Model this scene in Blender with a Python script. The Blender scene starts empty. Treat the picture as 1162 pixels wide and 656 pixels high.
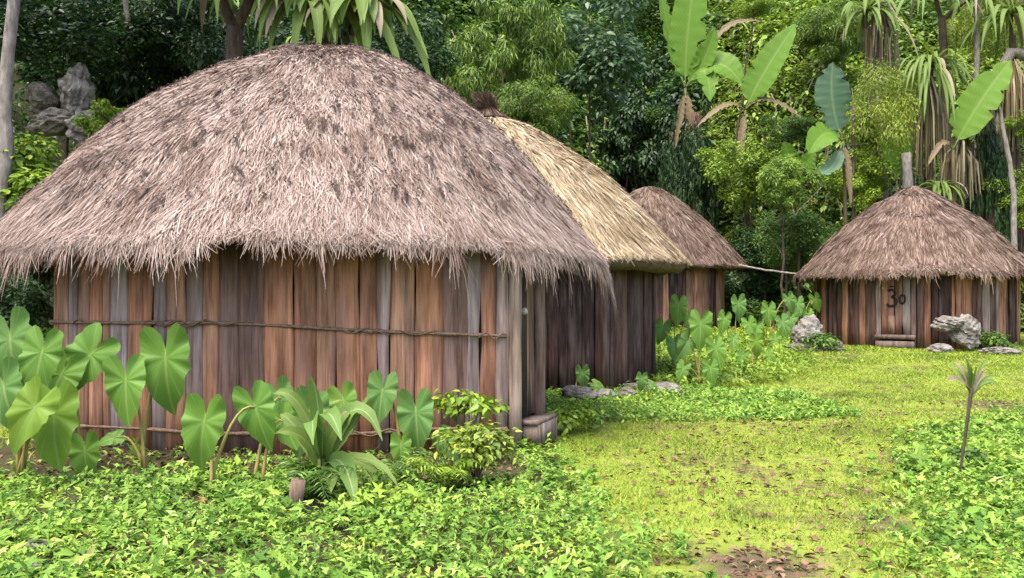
import bpy, math, random
import numpy as np
from mathutils import Vector
R = math.radians

# ------------------------------------------------------------------ camera, world, sun, exposure
scene = bpy.context.scene
COL = scene.collection
cam = bpy.data.cameras.new('camera'); camo = bpy.data.objects.new('camera', cam); COL.objects.link(camo)
cam.sensor_width = 36.0; cam.lens = 36.0 * 1000 / 1162
cam.clip_start = 0.05; cam.clip_end = 600
camo.location = (0, 0, 1.5); camo.rotation_euler = (R(90.4), 0, 0)
scene.camera = camo

SUN_EL, SUN_AZ = R(66), R(214)          # azimuth clockwise from +Y: behind the camera, to the left
world = bpy.data.worlds.new('World'); scene.world = world; world.use_nodes = True
wn = world.node_tree.nodes; wl = world.node_tree.links
sky = wn.new('ShaderNodeTexSky'); sky.sky_type = 'NISHITA'; sky.sun_disc = False
sky.sun_elevation = SUN_EL; sky.sun_rotation = SUN_AZ
sky.air_density = 1.0; sky.dust_density = 4.0; sky.ozone_density = 0.6
wn['Background'].inputs['Strength'].default_value = 0.15
wl.new(sky.outputs['Color'], wn['Background'].inputs['Color'])

sl = bpy.data.lights.new('sun', 'SUN'); so = bpy.data.objects.new('sun', sl); COL.objects.link(so)
sl.energy = 1.5; sl.angle = R(26); sl.color = (1.0, 0.95, 0.86)
sd = Vector((math.sin(SUN_AZ) * math.cos(SUN_EL), math.cos(SUN_AZ) * math.cos(SUN_EL), math.sin(SUN_EL)))
so.rotation_euler = sd.to_track_quat('Z', 'Y').to_euler(); so.location = (-10, -10, 30)

scene.view_settings.view_transform = 'Standard'; scene.view_settings.look = 'None'
scene.view_settings.gamma = 1.0; scene.view_settings.use_curve_mapping = False
scene.view_settings.exposure = 1.9
scene.render.resolution_x = 1024; scene.render.resolution_y = 578

# ------------------------------------------------------------------ helpers
def at(px, py, d):                       # measured point of the photograph at a depth of d metres
    return np.array([(px - 581) * d / 1000, d, 1.5 + (335 - py) * d / 1000])

def mesh_np(name, V, F, mat=None, uv=None, smooth=False):
    V = np.asarray(V, dtype=np.float32).reshape(-1, 3)
    Fs = F if isinstance(F, list) else [F]
    Fs = [np.asarray(f, dtype=np.int32) for f in Fs if len(f)]
    me = bpy.data.meshes.new(name)
    me.vertices.add(len(V)); me.vertices.foreach_set('co', V.ravel())
    loops = np.concatenate([f.ravel() for f in Fs])
    tot = np.concatenate([np.full(len(f), f.shape[1], np.int32) for f in Fs])
    start = np.concatenate([[0], np.cumsum(tot)[:-1]]).astype(np.int32)
    me.loops.add(len(loops)); me.loops.foreach_set('vertex_index', loops)
    me.polygons.add(len(tot)); me.polygons.foreach_set('loop_start', start); me.polygons.foreach_set('loop_total', tot)
    if smooth: me.polygons.foreach_set('use_smooth', np.ones(len(tot), bool))
    if uv is not None:
        l = me.uv_layers.new(name='UVMap'); l.data.foreach_set('uv', np.asarray(uv, np.float32)[loops].ravel())
    me.update(calc_edges=True)
    if mat: me.materials.append(mat)
    return me

def link(name, me, parent=None, kind=None, label=None, color=None):
    o = bpy.data.objects.new(name, me); COL.objects.link(o)
    if parent is not None: o.parent = parent
    if kind: o['kind'] = kind
    if label: o['label'] = label
    if color is not None: o.color = (*color, 1.0)
    return o

def thing(name, label, cat, loc, group=None):
    o = bpy.data.objects.new(name, None); COL.objects.link(o); o.location = tuple(float(v) for v in loc)
    o.empty_display_size = 0.2
    o['label'] = label; o['category'] = cat
    if group: o['group'] = group
    return o

def tag(o, label, cat, group=None):
    o['label'] = label; o['category'] = cat
    if group: o['group'] = group
    return o

def norm(a): return a / (np.linalg.norm(a, axis=-1, keepdims=True) + 1e-9)

def ribbons(P, S):                       # P (n,k,3) spine, S (n,k,3) half-width vectors
    n, k, _ = P.shape
    V = np.stack([P - S, P + S], axis=2).reshape(-1, 3)
    b = (np.arange(n) * k * 2)[:, None] + (np.arange(k - 1) * 2)[None, :]
    F = np.stack([b, b + 1, b + 3, b + 2], axis=-1).reshape(-1, 4)
    return V, F

def stamp(TV, TF, pos, Rm, sc):          # template instanced: Rm (n,3,3) rows = local axes in world
    n, m = len(pos), len(TV)
    sc = np.asarray(sc).reshape(n, 1, 1) if np.ndim(sc) == 1 else np.asarray(sc).reshape(n, 1, 3)
    V = np.einsum('nmi,nij->nmj', TV[None] * sc, Rm) + pos[:, None, :]
    F = TF[None] + (np.arange(n) * m)[:, None, None]
    return V.reshape(-1, 3), F.reshape(-1, TF.shape[1])

def frames(Y, Nrm):                      # axes: y along Y, z near Nrm
    Y = norm(Y); X = norm(np.cross(Y, Nrm)); Z = np.cross(X, Y)
    return np.stack([X, Y, Z], axis=1)

def tube(pts, radii, sides=8, rng=None, rough=0.0, cap=True):
    pts = np.asarray(pts, float); k = len(pts)
    radii = np.broadcast_to(np.asarray(radii, float), (k,))
    T = np.gradient(pts, axis=0); T = norm(T)
    ref = np.array([0, 1.0, 0.05]) if abs(T[:, 1]).mean() < 0.8 else np.array([1.0, 0, 0.05])
    U = norm(np.cross(T, ref)); W = np.cross(T, U)
    a = np.linspace(0, 2 * np.pi, sides, endpoint=False)
    rr = radii[:, None] * np.ones((k, sides))
    if rough and rng is not None: rr = rr * (1 + rough * rng.standard_normal((k, sides)))
    V = pts[:, None] + rr[..., None] * (np.cos(a)[None, :, None] * U[:, None] + np.sin(a)[None, :, None] * W[:, None])
    V = V.reshape(-1, 3)
    i = np.arange(k - 1)[:, None] * sides; j = np.arange(sides)[None]; j2 = (j + 1) % sides
    F = np.stack([i + j, i + j2, i + sides + j2, i + sides + j], -1).reshape(-1, 4)
    Fs = [F]
    if cap:
        Fs.append(np.arange(sides)[None, ::-1]); Fs.append((np.arange(sides) + (k - 1) * sides)[None])
    return V, Fs

def merge(parts):                        # [(V, [F...])] -> one
    VV, by, off = [], {}, 0
    for V, Fs in parts:
        Fs = Fs if isinstance(Fs, list) else [Fs]
        for f in Fs: by.setdefault(f.shape[1], []).append(f + off)
        VV.append(V); off += len(V)
    return np.concatenate(VV), [np.concatenate(v) for v in by.values()]

def bez(a, b, c, k=8):
    t = np.linspace(0, 1, k)[:, None]
    return (1 - t) ** 2 * np.asarray(a) + 2 * t * (1 - t) * np.asarray(b) + t ** 2 * np.asarray(c)

def wave(x, y, seed, f=1.0):
    r = np.random.default_rng(seed); s = 0
    for i in range(5):
        a, b, p = r.normal(0, f * 1.7 ** (i * 0.7), 3); s = s + np.sin(a * x + b * y + p * 6) / (1.3 ** i)
    return s / 3.0

# ------------------------------------------------------------------ materials
def new_mat(name):
    m = bpy.data.materials.new(name); m.use_nodes = True
    return m, m.node_tree.nodes, m.node_tree.links, m.node_tree.nodes['Principled BSDF']

def ramp(n, stops):
    r = n.new('ShaderNodeValToRGB'); e = r.color_ramp.elements
    while len(e) < len(stops): e.new(0.5)
    for i, (p, c) in enumerate(stops): e[i].position = p; e[i].color = (*c, 1)
    return r

def mixc(n, l, mode, fac, a, b):
    x = n.new('ShaderNodeMix'); x.data_type = 'RGBA'; x.blend_type = mode
    for i, v in ((0, fac), (6, a), (7, b)):
        if hasattr(v, 'is_output'): l.new(v, x.inputs[i])
        else: x.inputs[i].default_value = v if i == 0 else (*v, 1)
    return x.outputs[2]

def math_n(n, l, op, a, b=None, clamp=False):
    x = n.new('ShaderNodeMath'); x.operation = op; x.use_clamp = clamp
    for i, v in ((0, a), (1, b)):
        if v is None: continue
        if hasattr(v, 'is_output'): l.new(v, x.inputs[i])
        else: x.inputs[i].default_value = v
    return x.outputs[0]

def noise(n, l, scale, detail=3, vec=None, rough=0.55):
    t = n.new('ShaderNodeTexNoise'); t.inputs['Scale'].default_value = scale
    t.inputs['Detail'].default_value = detail; t.inputs['Roughness'].default_value = rough
    if vec is not None: l.new(vec, t.inputs['Vector'])
    return t.outputs['Fac']

def mat_island(name, stops, rough=0.6, transl=0.0, patch=None, patch_scale=1.0, spec=0.3, world=True):
    """strands / leaves: colour varies per island, and slowly over the object"""
    m, n, l, b = new_mat(name)
    g = n.new('ShaderNodeNewGeometry')
    r = ramp(n, stops); l.new(g.outputs['Random Per Island'], r.inputs[0]); c = r.outputs[0]
    if patch:
        f = noise(n, l, patch_scale, 3, g.outputs['Position'])
        pr = ramp(n, patch); l.new(f, pr.inputs[0]); c = mixc(n, l, 'MULTIPLY', 1.0, c, pr.outputs[0])
    l.new(c, b.inputs['Base Color']); b.inputs['Roughness'].default_value = rough
    b.inputs['Specular IOR Level'].default_value = spec
    if transl:
        t = n.new('ShaderNodeBsdfTranslucent'); l.new(c, t.inputs['Color'])
        mx = n.new('ShaderNodeMixShader'); mx.inputs[0].default_value = transl
        l.new(b.outputs[0], mx.inputs[1]); l.new(t.outputs[0], mx.inputs[2])
        l.new(mx.outputs[0], n['Material Output'].inputs[0])
    return m

def mat_leaf(name, base, edge, vein, mode, transl=0.3, rough=0.55):
    """large single leaves; UV is the leaf's own plan: x across, y along"""
    m, n, l, b = new_mat(name)
    uv = n.new('ShaderNodeUVMap'); s = n.new('ShaderNodeSeparateXYZ'); l.new(uv.outputs[0], s.inputs[0])
    oi = n.new('ShaderNodeObjectInfo')
    ax = math_n(n, l, 'ABSOLUTE', s.outputs[0])
    nz = noise(n, l, 3.0, 3, uv.outputs[0])
    c = mixc(n, l, 'MIX', nz, base, edge)
    c = mixc(n, l, 'MIX', math_n(n, l, 'MULTIPLY', oi.outputs['Random'], 0.55), c, edge)
    sp = noise(n, l, 9.0, 4, uv.outputs[0], .7); spr = ramp(n, [(0.64, (0, 0, 0)), (0.70, (1, 1, 1))]); l.new(sp, spr.inputs[0])
    if mode == 'heart':
        ph = math_n(n, l, 'ARCTAN2', s.outputs[0], s.outputs[1])
        f = math_n(n, l, 'FRACT', math_n(n, l, 'ADD', math_n(n, l, 'MULTIPLY', math_n(n, l, 'ABSOLUTE', ph), 1.75), 0.45))
        d = math_n(n, l, 'MULTIPLY', math_n(n, l, 'ABSOLUTE', math_n(n, l, 'SUBTRACT', f, 0.5)), 2.0)   # 0 mid .. 1 at vein
        v = math_n(n, l, 'MULTIPLY', math_n(n, l, 'SUBTRACT', d, 0.91), 9.0, True)
        mid = math_n(n, l, 'SUBTRACT', 1.0, math_n(n, l, 'MULTIPLY', ax, 42.0), True)
        ln_ = n.new('ShaderNodeVectorMath'); ln_.operation = 'LENGTH'; l.new(uv.outputs[0], ln_.inputs[0])
        v = math_n(n, l, 'MULTIPLY', v, math_n(n, l, 'ADD', math_n(n, l, 'MULTIPLY', ln_.outputs['Value'], 2.2), 0.15, True))
        vv = math_n(n, l, 'MAXIMUM', v, mid)
        hgt = d
    else:
        f = math_n(n, l, 'FRACT', math_n(n, l, 'SUBTRACT', math_n(n, l, 'MULTIPLY', s.outputs[1], 26.0), math_n(n, l, 'MULTIPLY', ax, 5.0)))
        d = math_n(n, l, 'MULTIPLY', math_n(n, l, 'ABSOLUTE', math_n(n, l, 'SUBTRACT', f, 0.5)), 2.0)
        v = math_n(n, l, 'MULTIPLY', math_n(n, l, 'MULTIPLY', math_n(n, l, 'SUBTRACT', d, 0.6), 2.0, True), 0.3)
        mid = math_n(n, l, 'SUBTRACT', 1.0, math_n(n, l, 'MULTIPLY', ax, 9.0), True)
        vv = math_n(n, l, 'MAXIMUM', v, mid); hgt = d
    c = mixc(n, l, 'MIX', math_n(n, l, 'MULTIPLY', vv, 0.6), c, vein)
    c = mixc(n, l, 'MIX', math_n(n, l, 'MULTIPLY', spr.outputs[0], 0.55), c, (0.16, 0.13, 0.035))
    l.new(c, b.inputs['Base Color']); b.inputs['Roughness'].default_value = rough
    bp = n.new('ShaderNodeBump'); b.inputs['Specular IOR Level'].default_value = 0.25; bp.inputs['Strength'].default_value = 0.10; bp.inputs['Distance'].default_value = 0.02
    l.new(hgt, bp.inputs['Height']); l.new(bp.outputs[0], b.inputs['Normal'])
    t = n.new('ShaderNodeBsdfTranslucent'); l.new(c, t.inputs['Color'])
    mx = n.new('ShaderNodeMixShader'); mx.inputs[0].default_value = transl
    l.new(b.outputs[0], mx.inputs[1]); l.new(t.outputs[0], mx.inputs[2]); l.new(mx.outputs[0], n['Material Output'].inputs[0])
    return m

def mat_wood(name='weathered_wood'):
    m, n, l, b = new_mat(name)
    tc = n.new('ShaderNodeTexCoord'); oi = n.new('ShaderNodeObjectInfo')
    off = n.new('ShaderNodeVectorMath'); off.operation = 'ADD'; l.new(tc.outputs['Object'], off.inputs[0])
    cx = n.new('ShaderNodeCombineXYZ')
    l.new(math_n(n, l, 'MULTIPLY', oi.outputs['Random'], 37.0), cx.inputs[0]); l.new(math_n(n, l, 'MULTIPLY', oi.outputs['Random'], 91.0), cx.inputs[2])
    l.new(cx.outputs[0], off.inputs[1])
    mp = n.new('ShaderNodeMapping'); mp.inputs['Scale'].default_value = (38, 38, 1.6); l.new(off.outputs[0], mp.inputs[0])
    g = noise(n, l, 1.0, 5, mp.outputs[0], 0.65)
    mp2 = n.new('ShaderNodeMapping'); mp2.inputs['Scale'].default_value = (12, 12, 1.5); l.new(off.outputs[0], mp2.inputs[0])
    g2 = noise(n, l, 1.0, 4, mp2.outputs[0])
    mp3 = n.new('ShaderNodeMapping'); mp3.inputs['Scale'].default_value = (9, 9, 1.3); mp3.inputs['Location'].default_value = (3, 7, 1); l.new(off.outputs[0], mp3.inputs[0])
    r1 = ramp(n, [(0.28, (0.42, 0.40, 0.40)), (0.5, (1, 1, 1)), (0.75, (1.35, 1.3, 1.28))]); l.new(g, r1.inputs[0])
    r2 = ramp(n, [(0.30, (0.42, 0.37, 0.36)), (0.5, (1, 0.98, 0.97)), (0.68, (1.5, 1.52, 1.58))]); l.new(g2, r2.inputs[0])
    c = mixc(n, l, 'MULTIPLY', 1.0, oi.outputs['Color'], r1.outputs[0])
    c = mixc(n, l, 'MULTIPLY', 0.85, c, r2.outputs[0])
    w = noise(n, l, 1.0, 4, mp3.outputs[0]); wr = ramp(n, [(0.48, (0, 0, 0)), (0.66, (1, 1, 1))]); l.new(w, wr.inputs[0])
    c = mixc(n, l, 'MIX', math_n(n, l, 'MULTIPLY', wr.outputs[0], 0.30), c, (0.23, 0.175, 0.16))
    l.new(c, b.inputs['Base Color']); b.inputs['Roughness'].default_value = 0.8; b.inputs['Specular IOR Level'].default_value = 0.2
    bp = n.new('ShaderNodeBump'); bp.inputs['Strength'].default_value = 0.6; bp.inputs['Distance'].default_value = 0.012
    l.new(g, bp.inputs['Height']); l.new(bp.outputs[0], b.inputs['Normal'])
    return m

def mat_noise(name, stops, scale, rough=0.85, bump=0.5, dist=0.03, stretch=None, detail=6):
    m, n, l, b = new_mat(name)
    tc = n.new('ShaderNodeTexCoord'); v = tc.outputs['Object']
    if stretch:
        mp = n.new('ShaderNodeMapping'); mp.inputs['Scale'].default_value = stretch; l.new(v, mp.inputs[0]); v = mp.outputs[0]
    f = noise(n, l, scale, detail, v, 0.62); r = ramp(n, stops); l.new(f, r.inputs[0])
    l.new(r.outputs[0], b.inputs['Base Color']); b.inputs['Roughness'].default_value = rough; b.inputs['Specular IOR Level'].default_value = 0.25
    bp = n.new('ShaderNodeBump'); bp.inputs['Strength'].default_value = bump; bp.inputs['Distance'].default_value = dist
    l.new(f, bp.inputs['Height']); l.new(bp.outputs[0], b.inputs['Normal'])
    return m

WOOD = mat_wood()
M = {}
M['lining'] = mat_noise('dark_lining', [(0.3, (0.016, 0.011, 0.009)), (0.7, (0.040, 0.028, 0.022))], 9, stretch=(4, 4, 0.5))
M['rope'] = mat_noise('vine_rope', [(0.3, (0.10, 0.06, 0.04)), (0.7, (0.27, 0.18, 0.12))], 40)
M['paint_black'] = mat_noise('dark_paint', [(0.3, (0.012, 0.009, 0.009)), (0.7, (0.035, 0.025, 0.022))], 60)
M['pale'] = mat_noise('pale_wood', [(0.3, (0.280, 0.259, 0.231)), (0.7, (0.434, 0.406, 0.378))], 30)
M['rock'] = mat_noise('limestone', [(0.30, (0.039, 0.034, 0.030)), (0.46, (0.149, 0.133, 0.115)), (0.62, (0.248, 0.228, 0.205)), (0.8, (0.319, 0.297, 0.275))], 5.5, bump=1.0, dist=0.08)
M['rock_dark'] = mat_noise('mossy_limestone', [(0.30, (0.030, 0.032, 0.019)), (0.5, (0.120, 0.104, 0.083)), (0.75, (0.228, 0.203, 0.182))], 6, bump=1.0, dist=0.08)
M['bark'] = mat_noise('brown_bark', [(0.3, (0.029, 0.019, 0.013)), (0.55, (0.071, 0.050, 0.035)), (0.75, (0.118, 0.092, 0.067))], 9, stretch=(2, 2, 0.5), bump=0.9)
M['bark_pale'] = mat_noise('pale_bark', [(0.3, (0.102, 0.087, 0.072)), (0.52, (0.198, 0.174, 0.150)), (0.75, (0.300, 0.276, 0.252))], 8, stretch=(2, 2, 0.7), bump=0.7)
M['bark_red'] = mat_noise('reddish_bark', [(0.3, (0.042, 0.021, 0.017)), (0.7, (0.140, 0.070, 0.052))], 12, stretch=(2, 2, 0.5), bump=0.9)
M['stalk'] = mat_noise('green_brown_stalk', [(0.3, (0.168, 0.178, 0.038)), (0.55, (0.273, 0.210, 0.067)), (0.8, (0.315, 0.200, 0.084))], 3.0, rough=0.5, bump=0.2, dist=0.005)
M['stem_green'] = mat_noise('green_stem', [(0.3, (0.048, 0.080, 0.020)), (0.7, (0.120, 0.144, 0.040))], 8, rough=0.5, bump=0.2)
M['banana_stem'] = mat_noise('banana_stem', [(0.3, (0.036, 0.043, 0.012)), (0.5, (0.079, 0.061, 0.025)), (0.75, (0.100, 0.057, 0.029))], 6, stretch=(3, 3, 0.4), rough=0.6, bump=0.4)

def thatch(name, stops, patch, ps=2.2):
    return mat_island(name, stops, 0.85, 0.0, patch, ps, 0.1)
PATCH = [(0.30, (0.50, 0.43, 0.41)), (0.48, (0.98, 0.97, 0.96)), (0.7, (1.2, 1.19, 1.18))]
M['thatch_grey'] = thatch('thatch_pinkish_grey', [(0, (0.107, 0.069, 0.054)), (0.18, (0.203, 0.140, 0.114)), (0.5, (0.288, 0.220, 0.188)), (0.85, (0.356, 0.287, 0.256)), (1, (0.443, 0.372, 0.319))], [(0.30, (0.706, 0.640, 0.599)), (0.48, (1, 0.99, 0.98)), (0.7, (1.15, 1.15, 1.15))])
M['thatch_straw'] = thatch('thatch_straw',  [(0, (0.145, 0.096, 0.058)), (0.2, (0.251, 0.185, 0.108)), (0.6, (0.356, 0.277, 0.180)), (1, (0.449, 0.376, 0.274))], [(0.30, (0.72, 0.68, 0.62)), (0.5, (1, 1, 1)), (0.7, (1.12, 1.12, 1.1))])
M['thatch_brown'] = thatch('thatch_brown', [(0, (0.054, 0.035, 0.025)), (0.3, (0.119, 0.080, 0.060)), (0.7, (0.179, 0.127, 0.100)), (1, (0.249, 0.191, 0.159))], PATCH)
M['thatch_core'] = mat_noise('thatch_core', [(0.3, (0.06, 0.04, 0.03)), (0.7, (0.16, 0.11, 0.085))], 14, stretch=(1, 1, 1))
M['debris'] = mat_island('dark_rotten_thatch', [(0, (0.021, 0.013, 0.011)), (0.6, (0.060, 0.036, 0.029)), (1, (0.108, 0.072, 0.060))], 0.9)

GP = [(0.3, (0.55, 0.6, 0.5)), (0.5, (1, 1, 1)), (0.7, (1.25, 1.15, 1.0))]
M['weed'] = mat_island('weed_leaves', [(0, (0.061, 0.138, 0.022)), (0.4, (0.149, 0.275, 0.039)), (0.8, (0.259, 0.396, 0.061)), (0.95, (0.330, 0.451, 0.099)), (0.985, (0.418, 0.506, 0.187)), (1, (0.308, 0.209, 0.077))], 0.6, 0.3, [(0.3, (0.660, 0.726, 0.660)), (0.5, (1, 1, 1)), (0.7, (1.25, 1.12, 0.9))], 1.6, 0.15)
M['grass'] = mat_island('lawn_blades', [(0, (0.101, 0.164, 0.016)), (0.5, (0.201, 0.292, 0.025)), (0.9, (0.292, 0.375, 0.041)), (1, (0.363, 0.339, 0.081))], 0.6, 0.3, GP, 0.9)
M['litter'] = mat_island('dead_leaves', [(0, (0.039, 0.019, 0.011)), (0.4, (0.099, 0.049, 0.024)), (0.8, (0.158, 0.091, 0.049)), (1, (0.206, 0.137, 0.082))], 0.75)
def leafm(name, a, b_, c, ps=0.5, tr=0.3): return mat_island(name, [(0, a), (0.55, b_), (1, c)], 0.45, tr, GP, ps, 0.35)
M['f_dark'] = leafm('dark_foliage', (0.011, 0.031, 0.007), (0.022, 0.059, 0.012), (0.045, 0.097, 0.022))  # so dark because the shade of the overhung slope is in the colour
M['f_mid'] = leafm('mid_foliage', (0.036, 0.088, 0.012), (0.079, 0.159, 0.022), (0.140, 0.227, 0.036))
M['f_bright'] = leafm('bright_foliage', (0.093, 0.172, 0.015), (0.177, 0.285, 0.025), (0.274, 0.365, 0.038))  # lightened to put sunlight on the right-hand slope into the leaf colour
M['f_yellow'] = leafm('yellowish_foliage', (0.113, 0.175, 0.019), (0.196, 0.273, 0.032), (0.309, 0.362, 0.057))  # yellow-green leaves, lightened too for sunlight on the right-hand slope
M['f_leafy'] = leafm('leafy_green_foliage', (0.041, 0.091, 0.013), (0.115, 0.202, 0.024), (0.230, 0.325, 0.044), 1.4)
M['f_pale'] = leafm('pale_feathery_foliage', (0.12, 0.21, 0.03), (0.20, 0.32, 0.045), (0.30, 0.42, 0.08), 1.4, .4)
M['f_blue'] = leafm('blue_green_foliage', (0.028, 0.072, 0.024), (0.060, 0.120, 0.048), (0.120, 0.176, 0.088))
M['f_dry'] = leafm('dry_hanging_leaves', (0.094, 0.065, 0.033), (0.179, 0.146, 0.075), (0.272, 0.253, 0.143), tr=0.15)
M['taro'] = mat_leaf('taro_leaf', (0.073, 0.179, 0.028), (0.127, 0.235, 0.030), (0.255, 0.348, 0.094), 'heart')
M['taro_yellow'] = mat_leaf('taro_leaf_yellowing', (0.074, 0.171, 0.024), (0.169, 0.257, 0.024), (0.203, 0.299, 0.112), 'heart')
M['taro_blue'] = mat_leaf('taro_leaf_blueish', (0.073, 0.176, 0.036), (0.118, 0.220, 0.050), (0.288, 0.362, 0.122), 'heart')
M['banana'] = mat_leaf('banana_leaf', (0.089, 0.199, 0.017), (0.128, 0.242, 0.022), (0.217, 0.314, 0.079), 'blade', 0.4)
M['banana_blue'] = mat_leaf('banana_leaf_blueish', (0.060, 0.122, 0.064), (0.096, 0.166, 0.095), (0.204, 0.268, 0.140), 'blade', 0.25)
M['banana_dry'] = mat_leaf('banana_leaf_dry', (0.102, 0.078, 0.042), (0.162, 0.120, 0.060), (0.198, 0.156, 0.084), 'blade', 0.15)
M['strap'] = mat_leaf('strap_leaf', (0.083, 0.158, 0.024), (0.150, 0.210, 0.040), (0.255, 0.315, 0.144), 'blade', 0.35)
M['strap_pale'] = mat_leaf('striped_strap_leaf', (0.090, 0.180, 0.028), (0.135, 0.217, 0.042), (0.435, 0.480, 0.294), 'blade', 0.35)
M['strap_dry'] = mat_leaf('dry_strap_leaf', (0.150, 0.114, 0.072), (0.240, 0.198, 0.132), (0.300, 0.264, 0.192), 'blade', 0.15)

# ------------------------------------------------------------------ ground (one sheet, lawn to hillside)
HX = [-60, -12, -7.5, -5.0, -1.5, 1.5, 5, 8, 14, 22, 60]
HY = [11, 12.6, 13.8, 15.2, 20.8, 28, 34.5, 31.5, 28.3, 27, 27]
def gz(x, y):
    x = np.asarray(x, float); y = np.asarray(y, float)
    s = np.maximum(y - np.interp(x, HX, HY), 0)
    hill = 1.05 * (s - 1.6 * (1 - np.exp(-s / 1.6)))
    hill = 26 * np.tanh(hill / 26)
    base = 0.027 * np.maximum(y - 14, 0) * (y < 80) + (y >= 80) * 0.027 * 66
    rough = 0.02 * wave(x, y, 3, 1.1) + np.minimum(hill, 3) * 0.18 * wave(x, y, 5, 0.8)
    return base + hill + rough
def gp(x, y): return np.array([x, y, float(gz(x, y))])

def ground_material():
    m, n, l, b = new_mat('mossy_ground')
    tc = n.new('ShaderNodeTexCoord'); v = tc.outputs['Object']
    n1 = noise(n, l, 0.55, 6, v); n2 = noise(n, l, 7, 6, v, 0.7); n3 = noise(n, l, 2.1, 5, v)
    green = ramp(n, [(0.3, (0.10, 0.13, 0.02)), (0.5, (0.17, 0.21, 0.03)), (0.7, (0.23, 0.24, 0.045))]); l.new(n2, green.inputs[0])
    earth = ramp(n, [(0.35, (0.05, 0.036, 0.022)), (0.6, (0.12, 0.085, 0.05)), (0.75, (0.18, 0.13, 0.085))]); l.new(n2, earth.inputs[0])
    mk = ramp(n, [(0.56, (0, 0, 0)), (0.70, (1, 1, 1))]); l.new(math_n(n, l, 'MULTIPLY', math_n(n, l, 'ADD', n1, n3), 0.56), mk.inputs[0])
    wear = mk.outputs[0]
    for (wx, wy, ra) in ((1.35, 4.9, .42), (6.6, 12.0, .7), (-2.6, 6.4, .5)):
        dn = n.new('ShaderNodeVectorMath'); dn.operation = 'DISTANCE'; l.new(v, dn.inputs[0]); dn.inputs[1].default_value = (wx, wy, 0)
        k_ = math_n(n, l, 'ADD', math_n(n, l, 'SUBTRACT', 1.0, math_n(n, l, 'DIVIDE', dn.outputs['Value'], ra)), math_n(n, l, 'MULTIPLY', math_n(n, l, 'SUBTRACT', n2, .5), 2.2))
        wear = math_n(n, l, 'MAXIMUM', wear, math_n(n, l, 'MULTIPLY', k_, 2.0, True))
    sx = n.new('ShaderNodeSeparateXYZ'); l.new(v, sx.inputs[0])      # dug bed along the near wall and garden: dark humus
    bed = math_n(n, l, 'MULTIPLY', math_n(n, l, 'LESS_THAN', sx.outputs[0], 0.45), math_n(n, l, 'LESS_THAN', sx.outputs[1], 9.2))
    c = mixc(n, l, 'MIX', wear, green.outputs[0], earth.outputs[0])
    c = mixc(n, l, 'MIX', math_n(n, l, 'MULTIPLY', bed, .9), c, (0.035, 0.026, 0.018))
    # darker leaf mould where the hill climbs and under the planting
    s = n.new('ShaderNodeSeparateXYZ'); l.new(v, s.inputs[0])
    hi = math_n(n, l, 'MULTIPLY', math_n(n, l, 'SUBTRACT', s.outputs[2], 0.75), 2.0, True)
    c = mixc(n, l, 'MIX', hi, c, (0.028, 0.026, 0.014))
    l.new(c, b.inputs['Base Color']); b.inputs['Roughness'].default_value = 0.9; b.inputs['Specular IOR Level'].default_value = 0.1
    bp = n.new('ShaderNodeBump'); bp.inputs['Strength'].default_value = 0.7; bp.inputs['Distance'].default_value = 0.03
    l.new(n2, bp.inputs['Height']); l.new(bp.outputs[0], b.inputs['Normal'])
    return m

def build_ground():
    xs = np.unique(np.concatenate([np.linspace(-90, -10, 30), np.arange(-10, 16.01, 0.3), np.linspace(16, 90, 30)]))
    ys = np.unique(np.concatenate([np.linspace(-80, 2, 22), np.arange(2, 36.01, 0.3), np.linspace(36, 120, 50)]))
    X, Y = np.meshgrid(xs, ys, indexing='ij'); Z = gz(X, Y)
    V = np.stack([X, Y, Z], -1).reshape(-1, 3); ny = len(ys)
    i = np.arange(len(xs) - 1)[:, None] * ny; j = np.arange(ny - 1)[None]
    F = np.stack([i + j, i + ny + j, i + ny + j + 1, i + j + 1], -1).reshape(-1, 4)
    link('ground', mesh_np('ground', V, F, ground_material(), smooth=True), kind='structure')
build_ground()

# ------------------------------------------------------------------ huts
def closed_curve(ctrl, n=240):            # smooth closed outline through control points (Catmull-Rom)
    P = np.asarray(ctrl, float); k = len(P); t = np.linspace(0, k, n, endpoint=False); i = t.astype(int); f = (t - i)[:, None]
    a, b, c, d = P[(i - 1) % k], P[i % k], P[(i + 1) % k], P[(i + 2) % k]
    return 0.5 * (2 * b + (c - a) * f + (2 * a - 5 * b + 4 * c - d) * f ** 2 + (3 * b - a - 3 * c + d) * f ** 3)

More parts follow.
